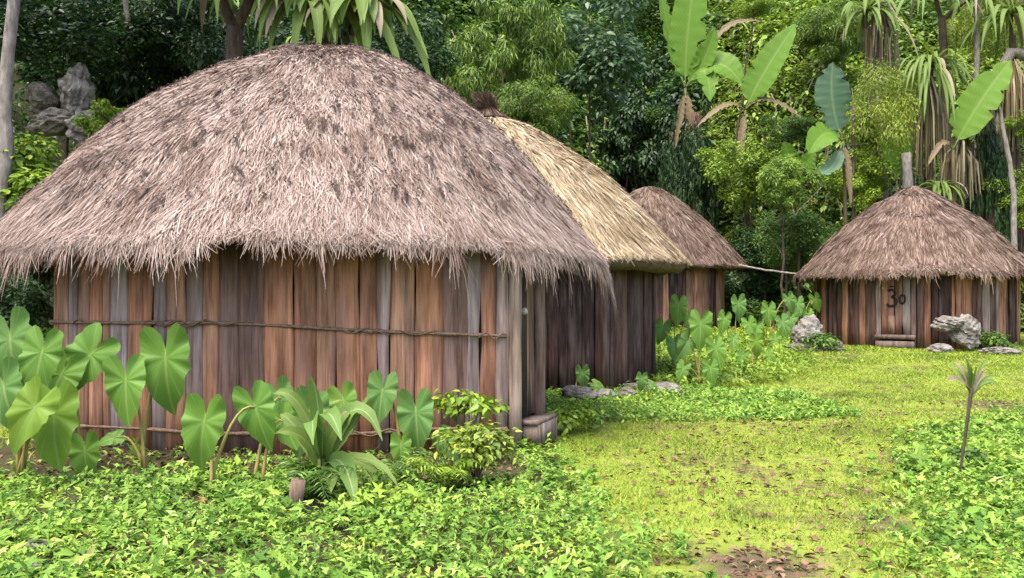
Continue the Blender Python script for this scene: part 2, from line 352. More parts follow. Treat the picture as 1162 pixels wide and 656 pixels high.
class Roof:
    """surface P(theta, t): t = 0 apex .. 1 eave, past 1 the straw hangs"""
    def __init__(s, apex, centre, a, b, prof, zoff, seed, lump=0.05, zvar=None, npow=2.0):
        s.apex, s.c, s.a, s.b = np.array(apex), np.array(centre), a, b
        s.pt = np.array([p[0] for p in prof]); s.pz = np.array([p[1] for p in prof]) + zoff
        s.seed, s.lump, s.zvar, s.npow = seed, lump, zvar, npow
        tt = np.linspace(0, 1, 60); zz = np.interp(tt, s.pt, s.pz)
        k = np.ones(7) / 7; zp = np.pad(zz, 3, mode='edge'); zs = np.convolve(zp, k, 'valid'); zs[-3:] = zz[-3:]
        s.tt, s.zz = tt, zs
    def P(s, th, t, lift=0.0):
        th = np.asarray(th, float); t = np.asarray(t, float); tc = np.clip(t, 0, 1)
        ct, st = np.cos(th), np.sin(th)
        rr = (np.abs(ct) ** s.npow + np.abs(st) ** s.npow) ** (-1 / s.npow)
        ex = s.c[0] + s.a * ct * rr; ey = s.c[1] + s.b * st * rr
        e = 1 + 0.014 * wave(np.cos(th) * 3, np.sin(th) * 3, s.seed, 1.0)
        w = tc * e
        x = s.apex[0] * (1 - tc) + (s.c[0] + (ex - s.c[0]) * e) * tc
        y = s.apex[1] * (1 - tc) + (s.c[1] + (ey - s.c[1]) * e) * tc
        z = np.interp(tc, s.tt, s.zz)
        if s.zvar is not None: z = z + s.zvar(th) * tc ** 4
        bmp = s.lump * (wave(x * 1.0, y * 1.0 + z, s.seed + 1, 1.6) + 0.5 * wave(x, y, s.seed + 2, 5.0)) * np.minimum(1, tc * 4 + 0.3)
        over = np.maximum(t - 1, 0) * s.a
        oo = 0.62 * over / (1 + 2.6 * over)
        x = x + ct * (bmp * 0.6 + lift * 0.7 * tc + oo); y = y + st * (bmp * 0.6 + lift * 0.7 * tc + oo)
        z = z + bmp * 0.8 + lift * (1.05 - 0.45 * tc) - over * 0.95
        return np.stack([x, y, z], -1)

def add_roof(root, roof, mat, n, seed, width=0.008, length=(0.2, 0.5), fringe=4000, fr_len=(0.1, 0.3), debris=0, origin=(0, 0, 0), front=None, tuft=None, thick=0.26):
    O = np.array(origin); rng = np.random.default_rng(seed)
    # solid body of the roof: outer skin, rim, underside
    nt, nr = 96, 22
    th = np.linspace(0, 2 * np.pi, nt, endpoint=False)
    tl = np.concatenate([np.linspace(0.02, 1, nr)])
    outer = np.stack([roof.P(th, np.full(nt, t), -0.02) for t in tl])
    inner = np.stack([roof.P(th, np.full(nt, t), -0.02) + np.array([0, 0, -thick]) for t in np.linspace(0.955, 0.02, nr)])
    rings = np.concatenate([outer, inner]) - O
    k = len(rings); V = rings.reshape(-1, 3)
    i = np.arange(k - 1)[:, None] * nt; j = np.arange(nt)[None]; j2 = (j + 1) % nt
    F = np.stack([i + j, i + nt + j, i + nt + j2, i + j2], -1).reshape(-1, 4)
    caps = [np.arange(nt)[None], (np.arange(nt) + (k - 1) * nt)[None, ::-1]]
    ro = link('roof', mesh_np('roof', V, [F] + caps, M['thatch_core'], smooth=False), root)
    # straw
    def strands(nn, t0, L, W, lift0, lift1, jit, clump=0.0, nseg=3, ncl=900, hang=False):
        thv = rng.uniform(0, 2 * np.pi, nn)
        if front is not None:              # more straw on the side that faces the open ground
            keep = rng.random(nn) < np.where(np.cos(thv - front) > -0.25, 1.0, 0.25); thv = thv[keep]; t0 = t0[keep]; L = L[keep]; nn = len(thv)
        cl = (np.round(thv / (2 * np.pi) * ncl + rng.normal(0, .25, nn)) / ncl) * 2 * np.pi + 0.004 * np.sin(t0 * 40)
        if hang:                           # wisps: each clump of straw has its own length
            cf = rng.uniform(.1, 1.1, ncl + 3) ** 1.7; big = 0.65 + .5 * wave(np.cos(thv) * 4, np.sin(thv) * 4, seed + 8, 2.0)
            base_ = (1.0 - t0) * roof.a / .8; L = base_ + (L - base_) * cf[np.round(cl / (2 * np.pi) * ncl).astype(int) % (ncl + 3)] * np.clip(big, .35, 1.4)
        j = rng.normal(0, jit, nn); l1 = rng.uniform(lift0, lift1, nn); pts = []
        for q in range(nseg):
            f = q / (nseg - 1)
            t = t0 + L * f / roof.a * 0.80
            tq = thv + j * f + (cl - thv) * clump * f
            pts.append(roof.P(tq, t, 0.0) + (0) )
            up = l1 * f
            pts[-1] = pts[-1] + np.stack([np.cos(tq) * up * 0.6, np.sin(tq) * up * 0.6, up * 0.8], -1)
        P = np.stack(pts, 1) + rng.normal(0, 0.006, (nn, nseg, 3)) - O
        D = norm(np.gradient(P, axis=1)); out = np.stack([np.cos(thv), np.sin(thv), np.full(nn, 0.7)], -1)[:, None]
        out = out + rng.normal(0, 0.35, (nn, 1, 3))
        S = norm(np.cross(D, out)) * (W * rng.uniform(0.6, 1.5, nn))[:, None, None] * np.array([1.0, 0.9, 0.25] if nseg == 3 else np.linspace(1, .25, nseg))[None, :, None]
        return ribbons(P, S)
    t0 = np.sqrt(rng.uniform(0.0, 1, n)) * 0.985
    L = rng.uniform(*length, n) * np.where(rng.random(n) < .1, 1.4, 1.0)
    L = np.where(t0 * 1.0 + L * .8 / roof.a > 1.0, np.maximum(0.06, (1.0 - t0) * roof.a / .8 + rng.uniform(-.02, fr_len[0] + .05, n)), L)
    V1, F1 = strands(n, t0, L, width, 0.006, 0.055, 0.028, 0.4)
    link('thatch', mesh_np('thatch', V1, F1, mat), ro, kind='stuff')
    tf = rng.uniform(0.90, 1.0, fringe)
    base_len = (1.0 - tf) * roof.a / .8
    Lf = base_len + rng.uniform(*fr_len, fringe) * (0.55 + 0.45 * rng.random(fringe)) * np.where(rng.random(fringe) < .06, 1.6, 1)
    V2, F2 = strands(fringe, tf, Lf, width * 0.95, -0.03, 0.03, 0.03, 0.75, 4, 420, True)
    link('eave_fringe', mesh_np('eave_fringe', V2, F2, mat), ro, kind='stuff')
    if debris:
        nd = debris; c = 4
        thd = rng.uniform(0, 2 * np.pi, nd); td = np.sqrt(rng.uniform(0.01, 0.84, nd))
        sel = (wave(np.cos(thd) * td * 3, np.sin(thd) * td * 3, seed + 4, 1.3) * .5 + rng.normal(0, .7, nd)) > -0.2
        thd, td = thd[sel], td[sel]
        size = rng.uniform(0.4, 1.35, len(thd)) ** 1.6
        thd = np.repeat(thd, c) + rng.normal(0, 0.0045, len(thd) * c) / np.maximum(np.repeat(td, c), .2); td = np.repeat(td, c) + rng.normal(0, 0.004, len(td) * c); size = np.repeat(size, c)
        p0 = roof.P(thd, td, 0.070) - O; m_ = len(p0)
        dth = rng.normal(0, 0.010, m_) / np.maximum(td, .25) * size * .55; dt = rng.normal(0.003, 0.0060, m_) * size
        p1 = roof.P(thd + dth * .5, td + dt * .6, 0.085) - O; p2 = roof.P(thd + dth, td + dt * 1.2, 0.066) - O
        P = np.stack([p0, p1, p2], 1); D = norm(np.gradient(P, axis=1)); out = np.stack([np.cos(thd), np.sin(thd), np.ones(m_)], -1)[:, None]
        S = norm(np.cross(D, out)) * (0.0085 * size * rng.uniform(.5, 1.5, m_))[:, None, None] * np.array([.7, 1.1, .4])[None, :, None]
        V3, F3 = ribbons(P, S)
        link('thatch_debris', mesh_np('thatch_debris', V3, F3, M['debris']), ro, kind='stuff')
    if tuft:
        nn, hgt, lean, spread, wd, tm = tuft
        b0 = np.array([roof.apex[0], roof.apex[1], roof.zz[0]]) - O + np.array([0, 0, -0.05])
        a = rng.uniform(0, 2 * np.pi, nn); r = np.sqrt(rng.random(nn)) * spread
        h = hgt * rng.uniform(0.5, 1.1, nn); pts = []
        for f in np.linspace(0, 1, 4):
            rr = r * (1.2 - 1.0 * min(f * 2, 1) + 1.3 * max(f - .45, 0))
            pts.append(np.stack([b0[0] + np.cos(a) * rr + lean[0] * f * h, b0[1] + np.sin(a) * rr + lean[1] * f * h, b0[2] + h * f * (1 - .15 * f)], -1))
        P = np.stack(pts, 1) + rng.normal(0, .008, (nn, 4, 3)); D = norm(np.gradient(P, axis=1))
        S = norm(np.cross(D, rng.normal(0, 1, (nn, 1, 3)))) * wd * np.array([1, 1, .8, .3])[None, :, None]
        Vt, Ft = ribbons(P, S); link('roof_tuft', mesh_np('roof_tuft', Vt, Ft, tm), ro, kind='stuff')
    return ro

def plank_mesh(name, p, q, out, z0, z1, th, rng, mat=WOOD, wob=0.009, lean=0.0):
    """board from ground point p to q (xy), bowed face outwards, ragged edges"""
    p, q, out = np.asarray(p, float), np.asarray(q, float), np.asarray(out, float)
    lv = np.linspace(0, 1, 5); V = []
    side = q - p; w = np.linalg.norm(side); side = side / w
    sh = rng.normal(0, wob, (5, 2)); bow = rng.uniform(.2, .5) * th; tw = rng.normal(0, wob, 2)
    for i, f in enumerate(lv):
        z = z0 + (z1 - z0) * f
        a = p + side * (sh[i, 0] + lean * f); b = q + side * (sh[i, 1] + lean * f)
        o = out * (tw[0] * f + rng.normal(0, .0015))
        sec = [a - out * th * .5, a + out * th * .35, a + side * w * .15 + out * (th * .5 + bow * .5), a + side * w * .55 + out * (th * .5 + bow), b - side * w * .12 + out * (th * .5 + bow * .4), b + out * th * .33, b - out * th * .5]
        V += [(*(s_ + o), z) for s_ in sec]
    k = 7; F = []
    for i in range(4):
        for j in range(k): F.append((i * k + j, i * k + (j + 1) % k, (i + 1) * k + (j + 1) % k, (i + 1) * k + j))
    return mesh_np(name, V, [np.array(F), np.array([list(range(k))[::-1], [4 * k + j for j in range(k)]])], mat)

def box_mesh(name, c, ax, ay, az, mat, rng=None, j=0.006):
    c = np.asarray(c, float); V = []
    for sx in (-1, 1):
        for sy in (-1, 1):
            for sz in (-1, 1): V.append(c + sx * np.asarray(ax) / 2 + sy * np.asarray(ay) / 2 + sz * np.asarray(az) / 2 + (rng.normal(0, j, 3) if rng is not None else 0))
    F = [(0, 1, 3, 2), (4, 6, 7, 5), (0, 4, 5, 1), (2, 3, 7, 6), (0, 2, 6, 4), (1, 5, 7, 3)]
    me = mesh_np(name, V, np.array(F), mat)
    return me

RED = [(0.297, 0.140, 0.079), (0.256, 0.122, 0.071), (0.326, 0.171, 0.104), (0.256, 0.140, 0.086), (0.291, 0.155, 0.096), (0.320, 0.186, 0.120)]
GREY = [(0.235, 0.185, 0.17), (0.225, 0.165, 0.145), (0.26, 0.215, 0.205)]
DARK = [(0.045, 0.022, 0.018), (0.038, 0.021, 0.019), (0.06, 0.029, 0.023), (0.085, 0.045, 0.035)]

def build_wall(root, plan, O, z0, z1, seed, wr, palette, weights, gap_at=None, jitter=0.012, th=0.04, ztop_j=0.02):
    """plan: closed outline points (n,2); gap_at: (start, end) as plan length to leave for the door"""
    rng = np.random.default_rng(seed); P = plan - O[:2]
    d = np.linalg.norm(np.diff(np.vstack([P, P[:1]]), axis=0), axis=1); s = np.concatenate([[0], np.cumsum(d)]); Ltot = s[-1]
    def pos(u):
        u = u % Ltot; Pc = np.vstack([P, P[:1]]); return np.array([np.interp(u, s, Pc[:, 0]), np.interp(u, s, Pc[:, 1])])
    cen = P.mean(0)
    # lining just behind the boards
    n = 120; us = np.linspace(0, Ltot, n, endpoint=False); ring = np.array([pos(u) for u in us]); tan = norm(np.roll(ring, -1, 0) - np.roll(ring, 1, 0))
    outw = np.stack([tan[:, 1], -tan[:, 0]], -1); outw *= np.sign((outw * (ring - cen)).sum(1))[:, None]
    a = ring - outw * 0.035; b = ring - outw * 0.09
    V = np.concatenate([np.c_[a, np.full(n, z0)], np.c_[a, np.full(n, z1)], np.c_[b, np.full(n, z1)], np.c_[b, np.full(n, z0)]])
    j = np.arange(n); j2 = (j + 1) % n
    F = np.concatenate([np.stack([j + r * n, j2 + r * n, j2 + ((r + 1) % 4) * n, j + ((r + 1) % 4) * n], -1) for r in range(4)])
    wall = link('wall', mesh_np('wall', V, F, M['lining']), root)
    spans = [(0, Ltot)] if gap_at is None else [(gap_at[1], gap_at[0] + Ltot)]
    for (u, uend) in spans:
        while u < uend - 0.03:
            w = rng.uniform(*wr) if rng.random() > .18 else rng.uniform(wr[0] * .55, wr[0])
            if uend - u - w < wr[0] * .5: w = uend - u
            p, q = pos(u + .0015), pos(u + w - .0015)
            o_ = np.array([(q - p)[1], -(q - p)[0]]); o_ /= np.linalg.norm(o_); o_ *= np.sign(np.dot(o_, (p + q) / 2 - cen))
            o2 = o_ * rng.normal(0.004, jitter)
            pal = palette[rng.choice(len(palette), p=weights)]; c = np.array(pal[rng.integers(len(pal))]) * rng.uniform(.88, 1.14)
            me = plank_mesh('plank', p + o2, q + o2, o_, z0 - .01, z1 + rng.normal(0, ztop_j), th, rng)
            link('plank', me, wall, color=c)
            u += w
    return pos, Ltot, wall

def ring_rail(root, name, pts, rad, mat, seed, O, wraps=0, label=None):
    rng = np.random.default_rng(seed)
    pts = np.asarray(pts, float) - O
    V, F = tube(pts, rad * (1 + .2 * rng.standard_normal(len(pts))), 6, rng, .08)
    parts = [(V, F)]
    for _ in range(wraps):                # lashings knotted over the rod
        i = rng.integers(2, len(pts) - 2); L = rng.integers(2, 6); seg = pts[i:i + L + 2]
        if len(seg) < 3: continue
        k = 22; u = np.linspace(0, len(seg) - 1.001, k); ii = u.astype(int); f = (u - ii)[:, None]
        c = seg[ii] * (1 - f) + seg[ii + 1] * f; ph = u / len(seg) * 2 * np.pi * rng.uniform(1, 2.5) + rng.uniform(0, 6)
        r_ = rad * rng.uniform(1.3, 2.3)
        c = c + np.stack([0 * ph, -np.abs(np.cos(ph)) * r_ * .8 - .004, np.sin(ph) * r_], -1)
        parts.append(tube(c, rad * rng.uniform(.3, .5), 4))
    V, F = merge(parts)
    return link(name, mesh_np(name, V, F, mat, smooth=True), root, label=label)

def rock_mesh(size, seed, mat, sub=3, rough=0.28, flat=0.0):
    import bmesh
    bm = bmesh.new(); bmesh.ops.create_icosphere(bm, subdivisions=sub, radius=0.5)
    me = bpy.data.meshes.new('rock'); bm.to_mesh(me); bm.free()
    n = len(me.vertices); co = np.empty(n * 3, np.float32); me.vertices.foreach_get('co', co); co = co.reshape(-1, 3)
    p = co * 2
    d = wave(p[:, 0] + p[:, 2] * 1.7, p[:, 1] - p[:, 2], seed, 1.6) * rough + wave(p[:, 0] - p[:, 2], p[:, 1] + p[:, 2] * 1.3, seed + 9, 4.5) * rough * .45
    d += 0.10 * np.sign(wave(p[:, 0] + p[:, 1], p[:, 2] * 2, seed + 3, 3)) * rough
    co = co * (1 + d)[:, None]; co = co * np.array(size)
    me.vertices.foreach_set('co', co.astype(np.float32).ravel()); me.update(); me.materials.append(mat)
    return me

# ---- nearest hut
PLAN1 = [(-4.98, 9.9), (-4.66, 9.12), (-3.9, 8.66), (-2.9, 8.45), (-1.9, 8.38), (-0.95, 8.43), (0.0, 8.57), (0.24, 9.13), (0.26, 10.1), (-0.15, 11.2), (-1.2, 12.25), (-2.4, 12.55), (-3.7, 12.2), (-4.7, 11.1)]
def build_near_hut():
    O = np.array([-2.4, 10.4, 0.0])
    h = thing('round_hut', 'large nearest hut with pinkish grey thatched dome and reddish plank wall tied with vine', 'hut', O, 'thatched huts')
    plan = closed_curve(PLAN1, 560)
    P = plan; d = np.linalg.norm(np.diff(np.vstack([P, P[:1]]), axis=0), axis=1); s = np.concatenate([[0], np.cumsum(d)])
    i6, i7 = 6 * 40, 7 * 40
    u6, u7 = s[i6], s[i7]
    rng = np.random.default_rng(11)
    pos, L, wall = build_wall(h, plan, O, 0.0, 2.12, 21, (0.12, 0.28), [RED, GREY, [(0.15, 0.09, 0.07)]], [0.76, 0.16, 0.08], gap_at=(u6 - 0.05, u7 + 0.05), jitter=.007)
    # door between two posts at the right hand corner
    a, b = np.array(PLAN1[6]) - O[:2], np.array(PLAN1[7]) - O[:2]; t = (b - a) / np.linalg.norm(b - a); o = np.array([t[1], -t[0]])
    w = np.linalg.norm(b - a)
    for (u, cc, wd) in ((-0.06, (0.27, 0.20, 0.155), .115), (w - .05, (0.16, 0.105, 0.085), .10)):
        p = a + t * u; link('door_post', plank_mesh('door_post', p + o * .03, p + t * wd + o * .03, o, -.03, 2.0, .085, rng), h, color=cc)
    door = link('door', box_mesh('door', (*(a + t * w / 2 - o * .05), 1.07), (*(t * (w - .14)), 0), (*(o * .03), 0), (0, 0, 1.62), M['lining']), h)
    e = np.linspace(.065, w - .06, 4)
    for k in range(3):
        link('plank', plank_mesh('plank', a + t * (e[k] + .005) + o * .0, a + t * (e[k + 1] - .005) + o * .0, o, .30, 1.9, .035, rng), door, color=[(0.17, 0.095, 0.068), (0.22, 0.13, 0.09), (0.15, 0.085, 0.065)][k])
    me = rock_mesh((.07, .07, .07), 3, M['pale'], 2, .15); kn = link('latch_knob', me, door); kn.location = (*(a + t * .17 + o * .06), 1.34)
    link('door_step', box_mesh('door_step', (*(a + t * w * .55 + o * .13), .14), (*(t * (w * .85)), 0), (*(o * .22), 0), (0, 0, .2), WOOD, rng), h, color=(0.17, 0.13, 0.105))
    link('door_sill', box_mesh('door_sill', (*(a + t * w * .55 + o * .11), .262), (*(t * (w * .9)), 0), (*(o * .27), 0), (0, 0, .04), WOOD, rng), h, color=(0.15, 0.11, 0.09))
    # vine rod around the wall and one near the ground
    us = np.linspace(u7 + 1.0 - s[-1], u6 - .08, 150); hb = np.interp(us / u6, [-.9, 0, .12, .5, .8, 1], [1.2, 1.22, 1.23, 1.235, 1.16, 1.10])
    def railpts(us, zs, off):
        out = []
        for u, z in zip(us, zs):
            p = pos(u); q = pos(u + .02); tt = (q - p) / np.linalg.norm(q - p); out.append((*(p + O[:2] + np.array([tt[1], -tt[0]]) * off), z))
        return np.array(out)
    ring_rail(h, 'vine_binding', railpts(us, hb + .008 * wave(us, us * 0, 4, 2.5), .060), .015, M['rope'], 5, O, 26)
    ring_rail(h, 'lower_rail', railpts(us, .20 + .03 * wave(us, us * 0, 8, 1.0), .065), .017, M['rope'], 6, O, 5)
    prof = [(0, 4.42), (.054, 4.40), (.15, 4.32), (.23, 4.22), (.3, 4.12), (.44, 3.85), (.59, 3.47), (.735, 3.02), (.887, 2.42), (1.0, 1.95)]
    roof = Roof((-2.2, 10.4), (-2.43, 10.45), 3.5, 2.75, prof, 0, 40, 0.045, zvar=lambda th: 0.05 * np.maximum(0, -np.sin(th)) - 0.10 * np.abs(np.cos(th)) ** 3, npow=2.15)
    add_roof(h, roof, M['thatch_grey'], 136000, 50, 0.0043, (0.14, 0.40), 24000, (0.08, 0.70), 4200, O, front=-math.pi / 2, thick=.22)
    return h
build_near_hut()

# ---- middle hut with the straw-coloured roof
def ell(c, a, b, n=560, p=2.3):
    th = np.linspace(0, 2 * np.pi, n, endpoint=False); ct, st = np.cos(th), np.sin(th); rr = (np.abs(ct) ** p + np.abs(st) ** p) ** (-1 / p)
    return np.stack([c[0] + a * ct * rr, c[1] + b * st * rr], -1)

def build_mid_hut():
    c = (-0.2, 15.75); g = float(gz(*c)); O = np.array([c[0], c[1], g])
    h = thing('round_hut', 'hut with a straw yellow thatched roof half hidden behind the nearest hut', 'hut', O, 'thatched huts')
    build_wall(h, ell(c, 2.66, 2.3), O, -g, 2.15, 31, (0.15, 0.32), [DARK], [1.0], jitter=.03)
    prof = [(0, 4.72), (.06, 4.68), (.15, 4.52), (.35, 4.13), (.57, 3.6), (.75, 3.02), (.88, 2.52), (1.0, 2.05)]
    roof = Roof((-0.35, 15.75), c, 3.32, 2.9, prof, 0, 60, 0.04)
    add_roof(h, roof, M['thatch_straw'], 34000, 61, 0.0085, (0.2, 0.5), 9000, (0.02, 0.14), 250, O, front=-math.pi / 3, tuft=(2600, .50, (-.35, 0), .26, .006, M['thatch_brown']), thick=.34)
build_mid_hut()

def build_far_hut():
    c = (4.55, 29.4); g = float(gz(*c)); O = np.array([c[0], c[1], g])
    h = thing('round_hut', 'small distant hut with brownish thatch showing past the straw coloured roof', 'hut', O, 'thatched huts')
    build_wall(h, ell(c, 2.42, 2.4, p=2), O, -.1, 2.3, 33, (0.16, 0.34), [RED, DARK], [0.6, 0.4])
    prof = [(0, 5.15), (.1, 5.05), (.3, 4.65), (.6, 3.85), (.8, 3.2), (1.0, 2.42)]
    roof = Roof(c, c, 3.2, 3.1, prof, 0, 70, 0.05)
    add_roof(h, roof, M['thatch_brown'], 16000, 71, 0.014, (0.25, 0.55), 3500, (0.04, 0.18), 0, O, front=-math.pi / 2)
build_far_hut()

def build_right_hut():
    c = np.array([10.8, 23.7]); g = float(gz(*c)); O = np.array([c[0], c[1], g])
    h = thing('round_hut', 'hut on the right with conical brown thatch and a numbered door facing the lawn', 'hut', O, 'thatched huts')
    plan = ell(c, 2.45, 2.4, p=2)
    rng = np.random.default_rng(35)
    # door opening: towards the camera
    v = np.array([-10.45, -21.3]); 
    D0 = np.array([9.42, 21.66])                                   # middle of the door
    P = plan; dd = np.linalg.norm(np.diff(np.vstack([P, P[:1]]), axis=0), axis=1); s = np.concatenate([[0], np.cumsum(dd)])
    um = s[np.argmin(((plan - D0) ** 2).sum(1))]
    pos, L, wall = build_wall(h, plan, O, -.1, 2.05, 36, (0.10, 0.24), [RED[:2], DARK, GREY[1:2]], [0.38, 0.56, 0.06], gap_at=(um - .47, um + .47))
    a, b = pos(um - .47), pos(um + .47); t = (b - a) / np.linalg.norm(b - a); o = np.array([t[1], -t[0]])
    if np.dot(o, a) < 0: o = -o
    w = np.linalg.norm(b - a)
    for u, cc in ((0, (0.20, 0.15, 0.13)), (w - .12, (0.13, 0.085, 0.07))):
        link('door_post', plank_mesh('door_post', a + t * u + o * .05, a + t * (u + .12) + o * .05, o, -.08, 1.85, .08, rng), h, color=cc)
    door = link('door', box_mesh('door', (*(a + t * w / 2 + o * .0), 1.0), (*(t * (w - .22)), 0), (*(o * .03), 0), (0, 0, 1.55), M['lining']), h)
    e = [.125, .29, .44, .62, w - .125]; cols = [(0.23, 0.115, 0.07), (0.20, 0.10, 0.066), (0.17, 0.09, 0.065), (0.25, 0.205, 0.19)]
    for k in range(4):
        link('plank', plank_mesh('plank', a + t * (e[k] + .005) + o * .04, a + t * (e[k + 1] - .005) + o * .04, o, .27, 1.78, .03, rng), door, color=cols[k])
    f0 = a + t * .20 + o * .082
    link('plank', box_mesh('plank', (*(a + t * .37 + o * .073), .52), (*(t * .15), 0), (*(o * .022), 0), (0, 0, .42), WOOD, rng, .003), door, color=(0.24, 0.15, 0.10))
    def stroke(pts, wd):                                           # painted strokes, laid 4 mm proud of the boards
        pts = np.asarray(pts, float); T = norm(np.gradient(pts, axis=0)); Nn = np.stack([-T[:, 1], T[:, 0]], -1) * wd / 2
        q = []
        for sgn in (-1, 1): q.append(pts + sgn * Nn)
        k = len(pts); V = []
        for layer in (0.0, 0.004):
            for arr in q: V += [(*(a + t * x + o * (.079 + layer)), z) for x, z in arr]
        V = np.array(V); i = np.arange(k - 1)
        F = np.concatenate([np.stack([x0 + i, x0 + i + 1, x1 + i + 1, x1 + i], -1) for x0, x1 in ((2 * k, 3 * k), (k, 0), (0, 2 * k), (3 * k, k))])
        return V, [F]
    an = np.linspace(R(150), R(-90), 14); up = np.stack([.37 + .085 * np.cos(an), 1.29 + .085 * np.sin(an)], -1)
    an = np.linspace(R(90), R(-150), 16); lo = np.stack([.365 + .115 * np.cos(an), 1.085 + .115 * np.sin(an)], -1)
    Vn, Fn = merge([stroke(up, .056), stroke(lo, .064), stroke([(.33, 1.46), (.37, 1.45), (.42, 1.455)], .035)])
    numeral_a = t.dot(t)
    link('painted_numeral', mesh_np('painted_numeral', Vn, Fn, M['paint_black']), door, label='dark painted figure three with a bar above')
    an = np.linspace(0, 2 * np.pi, 22); ze = np.stack([.62 + .062 * np.cos(an), 1.14 + .105 * np.sin(an)], -1)
    Vn, Fn = stroke(ze, .048)
    link('painted_numeral', mesh_np('painted_numeral', Vn, Fn, M['paint_black']), door, label='dark painted figure zero')
    kn = link('latch_knob', rock_mesh((.05, .05, .05), 4, M['pale'], 2, .12), door); kn.location = (*(a + t * .17 + o * .085), 1.42)
    link('door_sill', box_mesh('door_sill', (*(a + t * w / 2 + o * .12), .22), (*(t * (w - .02)), 0), (*(o * .22), 0), (0, 0, .11), WOOD, rng), h, color=(0.12, 0.085, 0.07))
    link('door_step', box_mesh('door_step', (*(a + t * w / 2 + o * .16), .015), (*(t * (w - .06)), 0), (*(o * .2), 0), (0, 0, .2), WOOD, rng), h, color=(0.12, 0.09, 0.075))
    prof = [(0, 4.46 - g), (.1, 4.34 - g), (.29, 4.0 - g), (.57, 3.38 - g), (.79, 2.7 - g), (.92, 2.25 - g), (1.0, 1.98 - g)]
    roof = Roof(c, c, 3.0, 3.0, [(p_, z_ + g) for p_, z_ in prof], 0, 80, 0.085, zvar=lambda th: 0.12 * np.maximum(0, -np.sin(th + .4)))
    add_roof(h, roof, M['thatch_brown'], 30000, 81, 0.011, (0.2, 0.5), 11000, (0.10, 0.55), 0, O, front=-math.pi / 2 - .4, thick=.25)
    return t, o
build_right_hut()

# ------------------------------------------------------------------ leaf and foliage makers
LEAF2 = (np.array([(0, 0, 0), (.27, .45, .07), (0, 1, -.10), (-.27, .45, .07)]), np.array([(0, 1, 2), (0, 2, 3)]))
LEAFN = (np.array([(0, 0, 0), (.10, .45, .03), (0, 1, -.16), (-.10, .45, .03)]), np.array([(0, 1, 2), (0, 2, 3)]))
LEAF4 = (np.array([(0, 0, 0), (.26, .30, .06), (.20, .66, .03), (0, 1, -.12), (-.20, .66, .03), (-.26, .30, .06), (0, .45, -.02)]),
         np.array([(0, 1, 6), (1, 2, 6), (2, 3, 6), (3, 4, 6), (4, 5, 6), (5, 0, 6)]))
LEAF3 = (np.array([(0, 0, 0), (.20, .42, .07), (0, 1, -.15), (-.20, .42, .07), (0, .45, -.01)]), np.array([(0, 1, 4), (1, 2, 4), (2, 3, 4), (3, 0, 4)]))
LOBED = (np.array([(0, 0, 0), (.34, -.14, .03), (.15, .18, .05), (.48, .46, 0), (.12, .50, .04), (0, 1, -.10), (-.12, .50, .04), (-.48, .46, 0), (-.15, .18, .05), (-.34, -.14, .03), (0, .40, -.02)]),
         np.array([(i, (i + 1) % 10, 10) for i in range(10)]))

def leaf_cloud(rng, centres, radii, per, size, tmpl, up=0.55, droop=0.35, shell=0.55, squash=0.8):
    """leaves in clumps: on and in the shell of each clump, pointing out and down"""
    n = int(np.sum(per)); c = np.repeat(np.asarray(centres, float), per, 0); r = np.repeat(np.asarray(radii, float), per)
    d = norm(rng.normal(0, 1, (n, 3))); rad = r * (shell + (1 - shell) * rng.random(n)) * (1 + .18 * rng.standard_normal(n))
    pos = c + d * rad[:, None] * np.array([1, 1, squash])
    nrm = norm(d * (1 - up) + np.array([0, 0, up]) + rng.normal(0, .30, (n, 3)))
    az = rng.uniform(0, 2 * np.pi, n); h = np.stack([np.cos(az), np.sin(az), np.zeros(n)], -1)
    y = norm(d * .9 + h * .8 + np.array([0, 0, -droop]))
    y = norm(y - nrm * (y * nrm).sum(1, keepdims=True) * .85)
    return stamp(tmpl[0], tmpl[1], pos, frames(y, nrm), size * rng.uniform(.6, 1.35, n))

def crown_mesh(name, seed, mat, radius, nclump, per, size, tmpl=LEAF2, squash=.8, clump=.42, bottom=-1.0, **kw):
    rng = np.random.default_rng(seed); C, Rr = [], []
    while len(C) < nclump:
        p = rng.uniform(-1, 1, 3); q = np.linalg.norm(p)
        if q > 1 or q < rng.uniform(0, .75) or p[2] < bottom: continue
        C.append(p * radius * rng.uniform(.75, 1.3) * np.array([1, 1, squash])); Rr.append(radius * clump * rng.uniform(.35, 1.15))
    C, Rr = np.array(C), np.array(Rr)
    V, F = leaf_cloud(rng, C, Rr, np.maximum(4, (per * (Rr / Rr.mean()) ** 2).astype(int)), size, tmpl, **kw)
    return mesh_np(name, V, F, mat)

def limb_tubes(rng, base, top, r0, r1, k=7, wob=.06, branches=0, blen=1.0, sides=8):
    base, top = np.asarray(base, float), np.asarray(top, float)
    t = np.linspace(0, 1, k)[:, None]; pts = base * (1 - t) + top * t
    L = np.linalg.norm(top - base); pts[1:-1] += rng.normal(0, wob * L * .35, (k - 2, 3)) * np.array([1, 1, .2])
    rr = np.linspace(r0, r1, k); rr[0] *= 1.25
    parts = [tube(pts, rr, sides, rng, .06)]
    for b in range(branches):
        i = rng.integers(k // 2, k); p = pts[i]; a = rng.uniform(0, 6.28); d = np.array([math.cos(a), math.sin(a), rng.uniform(.3, 1.1)]) * blen * rng.uniform(.6, 1.2)
        parts.append(tube(bez(p, p + d * .5 + rng.normal(0, .1, 3), p + d, 6), np.linspace(rr[i] * .6, rr[i] * .15, 6), 6, rng, .05))
    return merge(parts)

